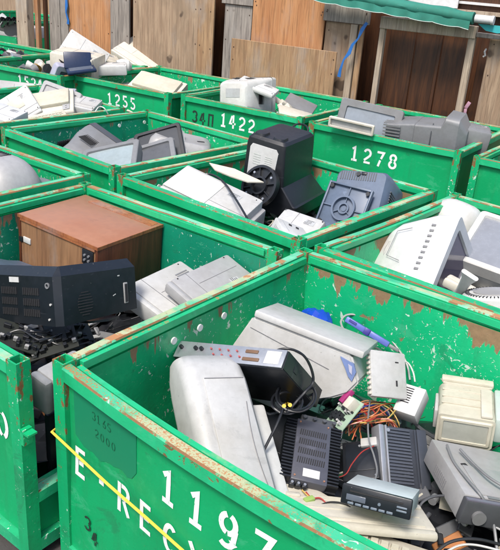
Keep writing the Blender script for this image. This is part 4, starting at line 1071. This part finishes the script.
b = MB(); b.box((w_/2-.215, -d_/2-.002, .068), (.05, .002, .018)); b.build('label_sticker', WW(), t)
b = MB()
for p in ((w_/2-.035, -.010), (w_/2-.046, -.060)): b.cyl((p[0], -d_/2-.002, p[1]), .004, .004, 'y', 8)
b.box((w_/2+.003, .095, .055), (.002, .010, .004)); b.box((w_/2+.003, .07, -.01), (.002, .014, .003), rx(20)); b.build('paint_flecks', W(), t)
b = MB(); b.box((w_/2+.004, .125, -.010), (.006, .020, .075), bev=.003); hb = b.build('handle_slot', LG(), t)
b = MB(); b.box((w_/2+.0065, .125, -.010), (.004, .012, .064)); b.build('slot_opening', vent(), hb)
# jagged broken lower panel continuing toward the right
b = MB(); b.prism([(-.02, -.06), (.10, -.045), (.10, .02), (.04, .03), (-.02, 0)], (w_/2-.01, -.02, -h_/2-.004), (0, 1, 0), (1, 0, 0), (0, 0, -1), .008); b.build('broken_edge', BB(), t)
# light laptop like pieces on the right
t = boxy('pale grey computer case with vent grille lying against the right wall beside the wooden cabinet', at(178, 300, .90), (6, 12, -38), .30, .30, .08, GW(), group='computer cases in the cabinet bin')
b = MB(); slots(b, (-.06, .09, .041), 5, .012, (.006, .06, .002)); b.build('grille', GR(), t)
boxy('light grey slab shaped computer case leaning on the rim next to the black shell', at(214, 286, .93), (5, 18, -38), .20, .34, .05, LG(), group='computer cases in the cabinet bin')
boxy('smooth pale grey case standing between the cabinet bin and its front corner post', inbin('b0', 1.075, .20, .93), (4, 6, -36.1), .08, .16, .12, LG(), group='computer cases in the cabinet bin')
crt('dark slate monitor corner showing at the left edge beside the wooden cabinet', inbin('b0', .18, .62, .80), (0, 0, -30), .30, .26, .26, BL(), GL(), vents=False, base=False)
keyboard('black keyboard with grey keys standing upright in the gap between cabinet bin and bin 1197', inbin('b0', 1.06, .30, .72), (90, 0, 54), .30, .22, .025, BK(), BK(), group='dark keyboards')
for i, (px, py, z, m) in enumerate(((16, 336, .90, 'pcb'), (50, 342, .88, 'pcb'), (70, 336, .86, 'pcb'))):
    t = thing('circuit_board', ['leftmost', 'middle', 'rightmost'][i]+' dark circuit board in the row under the black television shell', 'circuit board', at(px, py, z), (10+8*i, 15*(-1)**i, 20*i), 'dark circuit boards')
    b = MB(); b.box((0, 0, 0), (.18, .12, .004)); b.build('board', plain('pcb_dark', (.020, .023, .019), .5), t)
    b = MB()
    for k in range(16): b.box((random.uniform(-.08, .08), random.uniform(-.05, .05), .010), (random.uniform(.008, .025), random.uniform(.006, .02), .018), bev=.001, seg=1)
    b.build('chips', BK(), t, smooth=False)
    b = MB()
    for k in range(5): b.box((random.uniform(-.08, .08), random.uniform(-.05, .05), .012), (.014, .010, .016), bev=.001, seg=1)
    b.build('connectors', LG(), t, smooth=False)
for i, pts in enumerate((((0, 338, .9), (20, 330, .92), (40, 340, .91), (62, 334, .9)), ((10, 345, .88), (34, 334, .9), (60, 345, .88), (84, 338, .87)), ((28, 332, .92), (50, 334, .90), (66, 346, .87), (90, 342, .86)))):
    cable(['upper', 'lower', 'right hand'][i]+' thin black cord under the television shell', P3(*pts), .003, BK(), 'black cords under the television shell')

# ================================================================== left edge bin: rounded shell
t = thing('monitor_shell', 'large rounded grey monitor back shell at the left edge', 'monitor', inbin('b2', .85, .85, 1.05), (0, 0, -36)); t.scale = (.86, .84, .95)
b = MB(); rings = []
for k in range(11):
    u = k/10; r = cos(u*pi/2)**.75 if u < 1 else .03
    P = rr(.50*r+.02, .36*r+.02, .13*r+.008, 8); rings.append([(x-.08*0, y, -.12+.27*sin(u*pi/2)) for x, y in P])
b.loft(rings); b.build('shell', LG(), t, ang=60)
b = MB()
for k in range(9): b.box((-.12+k*.020, .02, .148), (.008, .07, .006))
b.build('vents', vent(), t)
b = MB(); b.tube([(.262*cos(a), .192*sin(a)*.98, -.045) for a in [2*pi*k/40 for k in range(41)]], .004, 5); b.build('seam', ventg(), t)
b = MB(); loft_axis(b, [(-.14, .54, .40, .10), (-.10, .54, .40, .10), (-.095, .50, .36, .12)], 'z'); b.build('rim', LG(), t)
t = thing('monitor_shell', 'darker grey curved monitor side behind the large rounded shell', 'monitor', inbin('b2', .96, 1.01, 1.0), (0, 8, -20)); t.scale = (.75,)*3
b = MB(); loft_axis(b, [(-.12, .28, .24, .08), (.02, .26, .22, .10), (.07, .18, .14, .07), (.085, .08, .06, .03)], 'z', 8); b.build('shell', GR(), t)
b = MB(); slots(b, (.0, -.118, -.03), 8, .012, (.005, .004, .07)); b.build('vents', vent(), t)

# ================================================================== bin of dark monitors
G3 = 'dark monitors in the unnumbered bin'
crt('wide grey monitor with a pale blank screen tilted up near the corner post', (-.803, 3.88, .955), (-64, -17, -3), .34, .22, .29, GR(), GLP(), G3, bd=.03, base=False)
t = crt('grey monitor lying low with black vented back, behind the wide grey monitor', at(86, 160, .88), (0, 70, 150), .34, .34, .30, DG(), GL(), G3, rear=GR())
b = MB()
for k in range(8): b.box((0, .02+k*.016, .135), (.16, .006, .012), rx(-12))
b.build('grille', BK(), t)
t = thing('monitor_shell', 'big pale grey monitor back with a reddish brown edge among dark monitors', 'monitor', (-.52, 4.50, .94), (0, 9.9, 4.6), G3)
b = MB(); loft_axis(b, [(-.15, .44, .36, .04), (-.05, .43, .34, .05), (.09, .39, .29, .05), (.12, .34, .25, .05)], 'z', 7); b.build('shell', LG(), t, ang=50)
b = MB(); b.box((.213, 0, -.02), (.012, .26, .18), rx(0), bev=.005); b.build('brown_edge', plastic('brown_plastic', (.10, .035, .025), .5, .3), t)
b = MB(); b.box((-.10, -.02, .121), (.04, .014, .004), rz(30)); b.box((.12, -.02, .121), (.05, .014, .004), rz(30)); b.build('slots', vent(), t)
crt('black monitor frame with a white side standing diagonally among the dark monitors', at(161, 149, 1.03), (-48, -20, 2), .30, .07, .27, BK(), plastic('dark_screen', (.03, .035, .045), .55), G3, bd=.022, base=False, vents=False, rear=GW(), tap=.9)
crt('small grey monitor with a dark dotted panel nearest the rim of bin behind', at(158, 160, 1.0), (-60, -20, 4), .24, .10, .22, GR(), plastic('dotted_panel', (.10, .105, .115), .3), G3, bd=.028, base=False, vents=False)
t = thing('monitor_stand', 'round grey swivel foot beside the black monitor frame', 'monitor stand', at(134, 145, 1.0), (60, 0, 30), G3)
b = MB(); b.cyl((0, 0, 0), .05, .05, 'z', 24, .04); b.cyl((0, 0, .03), .035, .02, 'z', 24); b.build('foot', GR(), t)

# ================================================================== middle bin
G4 = 'equipment in the middle bin'
t = thing('television_shell', 'black television standing with its white labelled back toward the camera', 'television', (.105, 3.84, 1.085), (2, 5, -29.3), G4); t.scale = (.87, .87, .93)
w_, d_, h_ = .27, .40, .42
b = MB()
loft_axis(b, [(-h_/2, .40, .44, .02, .065, .02), (-h_/2+.075, .40, .44, .02, .065, .02), (-h_/2+.08, .385, .43, .02, .058, .015), (-.04, .29, .40, .018, .010, 0), (h_/2-.05, .27, .40, .018, 0, 0), (h_/2-.016, .262, .39, .02, 0, .0), (h_/2, .235, .36, .03, 0, 0)], 'z', 4)
b.build('shell', BK(), t, ang=22)
b = MB(); b.prism([(-.098, -.13), (.082, -.13), (.098, .10), (.08, .12), (-.085, .12), (-.098, .10)], (-.002, -d_/2+.002, .045), (1, 0, 0), (0, 0, 1), (0, -1, 0), .008); lp = b.build('back_label_plate', WW(), t)
b = MB(); b.box((.02, -d_/2-.0075, -.01), (.022, .003, .016)); b.box((.014, -d_/2-.0075, .022), (.008, .003, .016)); b.build('sockets', vent(), lp)
b = MB()
for k in range(5): b.box((-.045, -d_/2-.0068, .11-k*.014), (.05, .001, .006))
for k in range(6): b.box((.035, -d_/2-.0068, .11-k*.012), (.05, .001, .004))
b.build('printed_panel', plastic('print_grey', (.50, .53, .50), .5, .1), lp)
b = MB()
for k in range(14): b.box((-.112, -d_/2+.004, .13-k*.017), (.012, .006, .006)); b.box((.105, -d_/2+.004, .13-k*.017), (.012, .006, .006))
b.build('vents', DG(), t)
b = MB(); loft_axis(b, [(h_/2-.02, .09, .11, .03, -.07, -.13), (h_/2+.012, .07, .09, .03, -.07, -.13)], 'z'); loft_axis(b, [(h_/2-.02, .09, .11, .03, .06, -.13), (h_/2+.012, .07, .09, .03, .06, -.13)], 'z'); b.build('top_humps', BK(), t)
t2 = thing('monitor_stand', 'round black swivel stand with ribs leaning against the black television back', 'monitor stand', at(260, 186, 1.04), (62, -18, -30), G4); t2.scale = (.82,)*3
b = MB(); b.cyl((0, 0, -.012), .135, .016, 'z', 36); b.ring((0, 0, .004), .135, .118, .03, 'z', 36); b.ring((0, 0, .006), .060, .048, .035, 'z', 24); b.build('plate', BK(), t2)
b = MB()
for k in range(8): b.box((.088*cos(k*pi/4), .088*sin(k*pi/4), .004), (.06, .006, .022), rz(k*45))
b.build('ribs', BK(), t2)
b = MB()
for k in range(4): b.cyl((.10*cos(k*pi/2+.4), .10*sin(k*pi/2+.4), .016), .008, .006, 'z', 10)
b.build('screws', SL(), t2)
cable('black power cord looping over the top of the black television', P3((283, 157, 1.08), (280, 148, 1.16), (283, 139, 1.20), (291, 134, 1.225), (292, 128, 1.25), (298, 124, 1.26), (306, 126, 1.25), (308, 131, 1.24), (302, 136, 1.23), (293, 134.5, 1.225), (288, 145, 1.19), (284, 165, 1.10), (281, 185, 1.0), (277, 200, .95)), .006, BK())
# slate monitor with base panel
t = thing('crt_monitor', 'slate blue monitor with a square base plate and round swivel ring facing up', 'monitor', (.56, 3.60, .955), (52, -7, -27), G4); t.scale = (.97, 1.04, .92)
b = MB(); loft_axis(b, [(-.13, .34, .36, .04), (.05, .33, .35, .05), (.10, .29, .34, .03), (.118, .27, .32, .03)], 'z'); b.build('housing', BL(), t)
b = MB(); slots(b, (-.02, .135, .119), 16, .013, (.005, .045, .004)); b.build('vents', DG(), t)
b = MB(); slots(b, (.165, .03, .03), 8, .014, (.004, .006, .10), 'y'); b.build('side_vents', DG(), t)
b = MB(); b.cyl((-.02, .145, .122), .012, .012, 'z', 14); b.box((.01, .15, .122), (.03, .015, .01), bev=.003); b.build('latch', BK(), t)
bt = empty('swivel_base', (-.035, -.055, .150), (4, -3, 9)); bt.parent = t
bpy.data.objects.remove(bt)
RB = rz(-9) @ rx(5)
def tb(m):  # move base geometry into the monitor's frame
    for v in m.bm.verts: v.co = RB @ v.co + Vector((-.04, -.055, .152))
    return m
b = MB(); b.box((0, 0, -.005), (.255, .235, .012), bev=.004)
for s_ in (-1, 1): b.box((s_*.122, 0, .008), (.010, .235, .024), bev=.002); b.box((0, s_*.112, .008), (.236, .010, .024), bev=.002)
tb(b).build('base_plate', BL(), t)
b = MB(); b.ring((0, -.005, .010), .066, .056, .026, 'z', 40); b.ring((0, -.005, .006), .030, .022, .018, 'z', 28); b.cyl((0, -.005, .003), .014, .006, 'z', 20); tb(b).build('swivel_ring', BL(), t)
b = MB()
for a in (90, 210, 330): b.box((.043*cos(radians(a)), -.005+.043*sin(radians(a)), .006), (.026, .004, .014), rz(a))
b.box((0, .085, .006), (.005, .05, .014)); b.box((0, -.09, .006), (.005, .04, .014)); b.box((-.092, -.005, .006), (.05, .005, .014)); b.box((.092, -.005, .006), (.05, .005, .014)); tb(b).build('ribs', BL(), t)
b = MB()
for sx in (-1, 1):
    for sy in (-1, 1): b.cyl((sx*.105, sy*.095, .012), .011, .016, 'z', 14)
tb(b).build('rubber_feet', BK(), t)
b = MB(); b.box((0, -.19, -.10), (.33, .03, .10), bev=.006); b.build('lower_trim', GW(), t)
# white printer front left
t = boxy('long white grey machine housing with two black sockets and a cord across it', (-.225, 3.38, .975), (16, 12, -27), .46, .24, .18, GW(), name='machine_housing', cat='machine housing', group=G4, front=GW())
b = MB(); b.box((-.07, .045, .091), (.024, .020, .003)); b.box((-.035, .04, .091), (.020, .020, .003)); b.build('sockets', vent(), t)
b = MB(); b.box((-.10, .0, .0915), (.24, .20, .004), bev=.001); b.box((-.0, -.03, .093), (.02, .005, .002)); b.build('upper_cover', W(), t)
b = MB(); b.box((.23, .02, -.02), (.05, .20, .13), bev=.012); b.build('end_cap', LG(), t)
cable('black cord draped across the long white machine housing', P3((200, 182, 1.06), (201, 176, 1.09), (208, 174, 1.10), (217, 177, 1.10), (226, 185, 1.09), (235, 198, 1.08), (243, 211, 1.06), (249, 222, 1.03)), .0055, BK())
t = thing('cover_sheet', 'thin pointed off white plastic cover sheet lying on top of the long white machine housing', 'cover', at(233, 175, 1.09), (10, 6, -20), G4)
b = MB(); b.prism([(-.16, .045), (-.02, .06), (.17, .01), (.10, -.035), (.0, -.03), (-.10, -.01)], (0, 0, 0), (1, 0, 0), (0, 1, 0), (0, 0, 1), .006); b.build('panel', BG2(), t, smooth=False)
t = boxy('rounded pale grey case behind the white ported box at the front of the middle bin', (.200, 3.07, .965), (24, 4, -30), .22, .19, .15, GW(), name='equipment_case', cat='equipment', group=G4, bev=.022)
t = thing('speaker_box', 'white box with two black ports at the front corner of the middle bin', 'box', (.160, 2.90, 1.0), (2, 22, 14), G4)
b = MB(); b.box((0, 0, 0), (.145, .21, .12), bev=.007); b.build('case', WW(), t)
b = MB(); b.box((-.01, .060, .0605), (.014, .022, .003), rz(-14)); b.box((.025, .056, .0605), (.014, .022, .003), rz(-14)); b.build('ports', vent(), t)
b = MB(); slots(b, (-.045, .02, .0602), 1, .01, (.004, .12, .002))
for k in range(9): b.box((-.0735, -.07+k*.016, .01), (.003, .006, .06))
b.build('perforations', plastic('vent_pale', (.42, .43, .44), .5, .1), t)
b = MB(); b.box((.03, -.03, .0605), (.012, .022, .002), rz(-10)); b.build('green_mark', plain('mark_green', (.15, .45, .3), .5), t)

# ================================================================== white monitors at the right
G5 = 'white monitors in the right edge bin'
mx_ = Vector((.80, -.54, .06)).normalized(); ML = axes(Vector((.86, 2.79, .955))-mx_*.15, mx_, (.238, .648, -.658))
t = thing('crt_monitor', 'glossy white monitor on its side with vent slots, its screen turned right', 'monitor', None, group=G5, mat=ML)
# local x = screen direction, -y = big visible cheek, z along the cheek
b = MB(); loft_axis(b, [(-.22, .10, .14, .04, 0, .0), (-.20, .13, .17, .05, 0, .0), (-.10, .26, .29, .05), (.055, .35, .38, .035), (.115, .37, .385, .03), (.125, .365, .38, .03)], 'x', 6); b.build('housing', WW(), t, ang=50)
b = MB(); o_ = rr(.37, .385, .03, 5); i_ = rr(.28, .30, .02, 5); i2 = rr(.27, .29, .02, 5)
b.loft([[(.12, x, y) for x, y in o_], [(.150, x, y) for x, y in o_], [(.150, x, y) for x, y in i_], [(.138, x, y) for x, y in i2]], cap=False); b.build('bezel', plastic('bezel_white', (.62, .63, .66), .35, .15), t)
b = MB(); b.box((.137, 0, 0), (.006, .272, .292)); b.build('screen', plastic('violet_screen', (.075, .06, .11), .12, .1), t)
b = MB()
for k in range(9): b.box((.055, -.176, .125-k*.026), (.018, .006, .009), rz(-4))
b.build('vents', ventg(), t)
b = MB(); fr = [(-.03, .12), (-.11, .09), (-.13, -.06), (-.03, -.09)]
b.tube([(-.035, -.162, .10), (-.10, -.143, .08), (-.105, -.142, -.04), (-.035, -.162, -.06)], .0016, 5); b.build('groove', ventg(), t)
b = MB(); b.tube([(-.13, -.108, .04), (-.14, -.103, .0), (-.13, -.109, -.03), (-.12, -.116, .0), (-.125, -.112, .04)], .003, 5); b.build('carry_grip', LG(), t)
t = thing('monitor_shell', 'white round monitor back standing behind the glossy white monitor', 'monitor', at(450, 236, .93), (0, 20, 30), G5); t.scale = (.85, .85, 1)
b = MB(); rings = []
for k in range(10):
    u = k/9; r = cos(u*pi/2)**.6 if u < 1 else .05; rings.append([(.17*r*cos(a), .15*r*sin(a), .06+.12*sin(u*pi/2)) for a in [2*pi*j/36 for j in range(36)]])
rings.insert(0, [(.165*cos(a), .145*sin(a), -.10) for a in [2*pi*j/36 for j in range(36)]])
b.loft(rings); b.build('shell', W(), t, ang=60)
b = MB(); b.box((.10, -.10, .05), (.03, .02, .012), rz(40)); b.build('socket', vent(), t)
crt('white framed monitor facing up with a blank slate screen at the right edge', (1.163, 3.029, .90), (-66, 5.8, -30.3), .40, .30, .353, W(), plastic('slate_screen', (.24, .255, .29), .25, .15), G5, bd=.028, base=False)
t = thing('fan_unit', 'round white vented fan housing at the right edge in front of the upturned monitor', 'fan', at(494, 300, 1.0), (-14, -8, 0), G5)
b = MB(); b.cyl((0, 0, -.03), .125, .10, 'z', 40, .115); b.cyl((0, 0, .025), .115, .012, 'z', 40, .10); b.build('housing', W(), t)
b = MB()
for k in range(48):
    a = 2*pi*k/48; b.box((.098*cos(a), .098*sin(a), .031), (.016, .004, .003), rz(math.degrees(a)))
b.build('vents', vent(), t, smooth=False)
b = MB(); b.cyl((0, 0, .033), .075, .006, 'z', 36); b.build('cover', LG(), t)
t = thing('monitor_stand', 'slim white plastic monitor foot wedged below the upturned screen', 'monitor stand', at(462, 288, 1.0), (30, 20, -30), G5)
b = MB(); loft_axis(b, [(-.09, .05, .02, .009), (-.02, .035, .02, .009), (.06, .045, .02, .009), (.10, .07, .02, .009)], 'z'); b.build('foot', W(), t)
boxy('beige power strip shaped case beside the slim white monitor foot', at(470, 292, .97), (0, 10, -38), .22, .06, .04, BG2(), name='power_strip', cat='power strip', group=G5)

# ================================================================== beige keyboard bin
G7 = 'beige equipment in the left keyboard bin'
boxy('large flat grey panel leaning at the back of the keyboard bin', at(20, 101, 0.97), (62, 0, -8), .50, .30, .04, LG(), name='equipment_case', cat='equipment', group=G7)
t = boxy('off white desk telephone base tilted on edge with a square recess', at(19, 108, 1.07), (55, -32, 20), .26, .22, .06, W(), name='telephone_base', cat='telephone', group=G7)
b = MB(); b.box((.0, .02, .031), (.10, .08, .004), bev=.001); b.build('recess', BG(), t)
boxy('white box at the left edge of the keyboard bin', at(4, 121, 1.05), (10, 8, -20), .24, .20, .14, WW(), name='plastic_box', cat='box', group=G7)
printer('beige printer with an open paper tray in the middle of the keyboard bin', at(50, 110, 1.05), (22, -12, 10), .36, .30, .12, BG2(), BG(), G7)
crt('upright lilac grey monitor frame behind the beige printer', at(60, 106, 0.97), (-30, 10, -22), .36, .14, .28, LG(), LG(), G7, bd=.03, base=False, vents=False)
t = boxy('grey white box with a dark triangle mark beside the corner post', at(85, 112, 1.04), (14, 6, -10), .20, .18, .16, GW(), name='plastic_box', cat='box', group=G7)
b = MB(); b.prism([(-.02, .03), (.02, .03), (0, -.01)], (-.02, -.092, .03), (1, 0, 0), (0, 0, 1), (0, -1, 0), .002); b.build('triangle_mark', GR(), t)
boxy('small lilac box balanced at the back rim of the keyboard bin', at(66, 94, 1.11), (8, 0, 0), .14, .12, .06, LI(), name='plastic_box', cat='box', group=G7)
cable('thin white wire sticking up beside the corner post', P3((95, 112, 1.12), (99, 107, 1.15), (104, 108, 1.16), (108, 114, 1.12)), .004, W())
keyboard('beige keyboard resting across the front of the keyboard bin', at(38, 122, 1.02), (18, -10, 30), .40, .15, .03, BG2(), BG())

# ================================================================== back row
GBk = 'white equipment in the back row'
boxy('pale box standing on its corner against the orange plywood fence sheet', (-1.80, 7.05, 1.12), (40, 30, 8), .42, .34, .30, W(), name='plastic_box', cat='box', group=GBk)
boxy('warm beige box behind the open navy case', at(78, 64, 1.16), (6, 4, -14), .42, .26, .20, BG2(), name='plastic_box', cat='box', group=GBk)
boxy('long beige wedge shaped case leaning over the rim beside the grey board', at(140, 60, 1.10), (22, 22, -24), .50, .36, .16, BG2(), name='equipment_case', cat='equipment', group=GBk, bev=.02)
t = thing('clamshell_case', 'open navy blue clamshell case on the white pile beside bin 1255', 'case', at(81, 70, 1.15), (6, -8, 22), GBk); t.scale = (.74,)*3
nv = plastic('navy', (.012, .025, .07), .35, .2)
b = MB(); b.box((0, 0, 0), (.34, .22, .04), bev=.015); b.build('tray', nv, t)
b = MB(); b.box((0, 0, .021), (.27, .15, .003)); b.build('lining', GL(), t)
b = MB(); b.box((-.01, .11, .085), (.32, .035, .20), rx(-28) @ ry(8), bev=.015); b.build('lid', nv, t)
t = boxy('white device with a black slotted end between the navy case and bin 1255', at(108, 69, 1.13), (4, -4, 12), .34, .16, .09, W(), name='equipment_case', cat='equipment', group=GBk)
b = MB(); b.box((.05, -.082, .0), (.17, .004, .07)); b.build('dark_panel', BK(), t)
t = thing('webcam', 'small rounded white case at the right end of the white pile', 'case', at(124, 66, 1.13), (0, 0, 20), GBk)
b = MB(); loft_axis(b, [(-.07, .10, .10, .045), (-.02, .14, .13, .06), (.04, .13, .12, .055), (.07, .07, .06, .028)], 'x', 6); b.build('shell', W(), t)
crt('lilac grey monitor edge showing in the gap between bins 1534 and 1255', at(64, 76, 1.06), (20, 15, 40), .30, .24, .26, LI(), GL(), GBk, base=False)
boxy('cream box behind the navy case, tilted toward the fence', at(104, 62, 1.10), (14, 14, 30), .30, .24, .12, BG2(), name='plastic_box', cat='box', group=GBk)
printer('beige printer with a ribbed lid in bin 1255', (-.93, 6.22, 1.0), (22, 8, -16), .44, .36, .19, BG2(), BG(), 'discarded printers')
boxy('warm grey flat case under the printer in bin 1255', inbin('c55', .35, .5, .98), (4, -8, 10), .36, .30, .08, LG(), name='equipment_case', cat='equipment')
# 1422
crt('boxy pale white monitor seen from behind in bin 1422', at(245, 97, 1.12), (8, 8, 152), .36, .38, .32, W(), GL(), 'white monitors in bin 1422', tap=.7)
boxy('curved white cover lying over the pale monitor in bin 1422', at(258, 87, 1.22), (10, 14, -18), .32, .16, .04, W(), name='cover_sheet', cat='cover', bev=.016)
boxy('flat dark grey panel tilted in the right half of bin 1422', at(300, 105, 1.06), (20, 18, -14), .26, .20, .02, GR(), name='cover_sheet', cat='cover')
boxy('flat cream panel lying before the dark grey panel in bin 1422', at(296, 114, 1.08), (8, 12, 4), .28, .20, .02, BG2(), name='cover_sheet', cat='cover')
for i, (px, py) in enumerate(((278, 101), (284, 104), (289, 108), (281, 108))):
    t = thing('plastic_scrap', ['leftmost', 'second', 'rightmost', 'lowest'][i]+' small cream scrap piece beside the pale monitor in bin 1422', 'scrap', at(px, py, 1.08), (20*i, 30, 25*i), 'small cream scraps')
    b = MB(); b.box((0, 0, 0), (.07, .05, .04), bev=.006); b.build('piece', BG2(), t)
# 1278
t = crt('wide grey television with a pale grey screen in bin 1278', at(370, 129, 1.05), (-14, 5, -20), .46, .30, .34, GR(), plastic('tv_screen', (.25, .28, .32), .15, .3), None, bd=.05, base=False, cat='television', name='television')
t = thing('television_shell', 'grey ribbed television back with a tall rounded hump, at the right of bin 1278', 'television', at(432, 137, 1.08), (4, 0, -24)); t.scale = (.76, .74, .70)
b = MB(); loft_axis(b, [(-.40, .34, .30, .02, 0, -.04), (-.14, .36, .34, .02, 0, -.02), (-.135, .35, .33, .02, 0, -.02), (.10, .38, .36, .03, 0, -.01), (.13, .38, .45, .05, 0, .035), (.25, .37, .44, .06, 0, .03), (.31, .28, .30, .05, 0, .0), (.325, .24, .26, .04)], 'x', 5); b.build('shell', GR(), t, ang=30)
b = MB()
for k in range(8): b.box((-.34+.0*k, -.192+.04*0, -.12+k*.032), (.16, .012, .012))
for k in range(6): b.box((-.33, -.14+k*.045, .118), (.20, .022, .010), ry(-4))
b.build('ribs', GR(), t)
b = MB(); b.tube([(.02, -.186, -.15), (.02, -.188, -.05), (.02, -.187, .10), (.02, -.14, .175)], .006, 6); b.build('seam', DG(), t)
boxy('grey rounded box leaning against the back wall right of the ribbed television', at(474, 142, 1.06), (4, 6, -10), .18, .20, .22, GR(), name='equipment_case', cat='equipment', bev=.02)
t = thing('bezel_frame', 'cream bezel frame with striped edge lying on the front rim of bin 1278', 'plastic frame', at(351, 126, 1.14), (4, 3, -26))
b, oz = frame_mesh(.33, .075, -.01, .02, .014, .010)
b.build('frame', BG2(), t)
b = MB(); b.box((0, .012, 0), (.31, .006, .06)); b.build('inner_panel', GW(), t)
# far left bins
for i, (px, py, z) in enumerate(((6, 52, 1.06), (14, 54, 1.05), (20, 57, 1.04), (2, 57, 1.05))):
    pts = [(px-12, py+2, z), (px-5, py-3, z+.05), (px+1, py, z+.02), (px+7, py-2, z+.04), (px+11, py+3, z)]
    cable(['longest', 'second', 'third', 'shortest'][i]+' thick black cable heaped in the bin left of bin 1534', P3(*pts), .014, BK(), 'thick black cables at the far left')
for i, (px, py, c) in enumerate(((12, 54, W), (16, 57, SL), (8, 56, DG), (20, 55, BK))):
    t = thing('metal_part', ['white', 'bare metal', 'dark grey', 'black'][i]+' block shaped part in the bin left of bin 1534', 'scrap', at(px, py, 1.09), (20*i, 14, 40*i), 'small parts at the far left')
    b = MB(); b.box((0, 0, 0), (.10, .07, .05), bev=.006); b.build('piece', c(), t)
for i, (px, py, c) in enumerate(((30, 66, W), (36, 68, plain, ), (42, 66, BG2), (47, 69, BK), (50, 64, GW), (39, 64, W), (33, 70, GR))):
    mt = plain('brass_part', (.55, .33, .08), .35, .5) if i == 1 else c()
    t = thing('metal_part', ['white', 'brassy', 'cream', 'black', 'pale grey', 'second white', 'dark grey'][i]+' rounded part in the gold and black scrap of bin 1534', 'scrap', at(px, py, 1.08), (20*i, 14, 40*i), 'small parts in bin 1534')
    b = MB(); b.cyl((0, 0, 0), .045, .06, 'xyz'[i % 3], 16, .03); b.build('piece', mt, t)
t = thing('metal_bar', 'slim pale metal bar leaning at the right of the gold and black scrap', 'metal bar', at(52, 66, 1.07), (50, 30, -40))
b = MB(); b.box((0, 0, 0), (.03, .30, .012), bev=.002); b.build('bar', SL(), t)
for i, (px, py, s_) in enumerate(((4, 24, .24), (10, 27, .2), (16, 26, .22))):
    t = thing('metal_part', ['leftmost', 'middle', 'rightmost'][i]+' pale rounded part in the most distant bin', 'scrap', at(px, py, 1.12), (30*i, 25, 50*i), 'parts in the most distant bin')
    b = MB(); b.cyl((0, 0, 0), s_*.5, s_*.6, 'xyz'[i], 18, s_*.35); b.build('piece', (W, GW, W)[i](), t)
for i in range(3):
    x0 = 2+i*6
    cable(['leftmost', 'middle', 'rightmost'][i]+' black cable in the most distant bin', P3((x0-6, 26, 1.1), (x0, 19, 1.35), (x0+5, 24, 1.15), (x0+9, 22, 1.2), (x0+12, 28, 1.05)), .025, BK(), 'black cables in the most distant bin')
boxy('low white grey case between the most distant bin and the pale fence post', at(22, 31, 1.0), (0, 0, -20), .6, .35, .15, GW(), name='equipment_case', cat='equipment')

# seat a few pieces clear of their bin walls
for lab, k in (('crumpled bright blue', .955), ('upright lilac grey', .93), ('boxy beige printer', .975),
               ('big pale grey monitor back', .975), ('slate blue monitor', .975), ('grey monitor lying low', .97), ('grey rounded box leaning', .985), ('light grey slab', .97)):
    for o in list(C.objects):
        if o.get('label', '').startswith(lab) and not o.parent:
            pull(o, k)
# ------------------------------------------------------------------ light
w = bpy.data.worlds.new('World'); S.world = w; w.use_nodes = True; t = w.node_tree; t.nodes.clear()
sky = t.nodes.new('ShaderNodeTexSky'); sky.sky_type = 'NISHITA'; sky.sun_disc = False
bg = t.nodes.new('ShaderNodeBackground'); ou = t.nodes.new('ShaderNodeOutputWorld')
SUN_AZ = 206; SUN_EL = 58      # azimuth measured clockwise from +Y (sky) 
sky.sun_elevation = radians(SUN_EL); sky.sun_rotation = radians(SUN_AZ); sky.air_density = 1.0; sky.dust_density = 3.5; sky.ozone_density = 1
bg.inputs[1].default_value = .12
t.links.new(sky.outputs[0], bg.inputs[0]); t.links.new(bg.outputs[0], ou.inputs[0])
sd = bpy.data.lights.new('sun', 'SUN'); sd.energy = 2.0; sd.angle = radians(14); sd.color = (1, .96, .90)
so = bpy.data.objects.new('sun', sd); C.objects.link(so)
az = radians(SUN_AZ); dirv = Vector((sin(az)*cos(radians(SUN_EL)), cos(az)*cos(radians(SUN_EL)), sin(radians(SUN_EL))))
so.rotation_euler = dirv.to_track_quat('Z', 'Y').to_euler(); so.location = (0, 0, 8)
S.view_settings.view_transform = 'Standard'; S.view_settings.look = 'None'; S.view_settings.gamma = 1; S.view_settings.exposure = .85
S.render.engine = 'CYCLES'
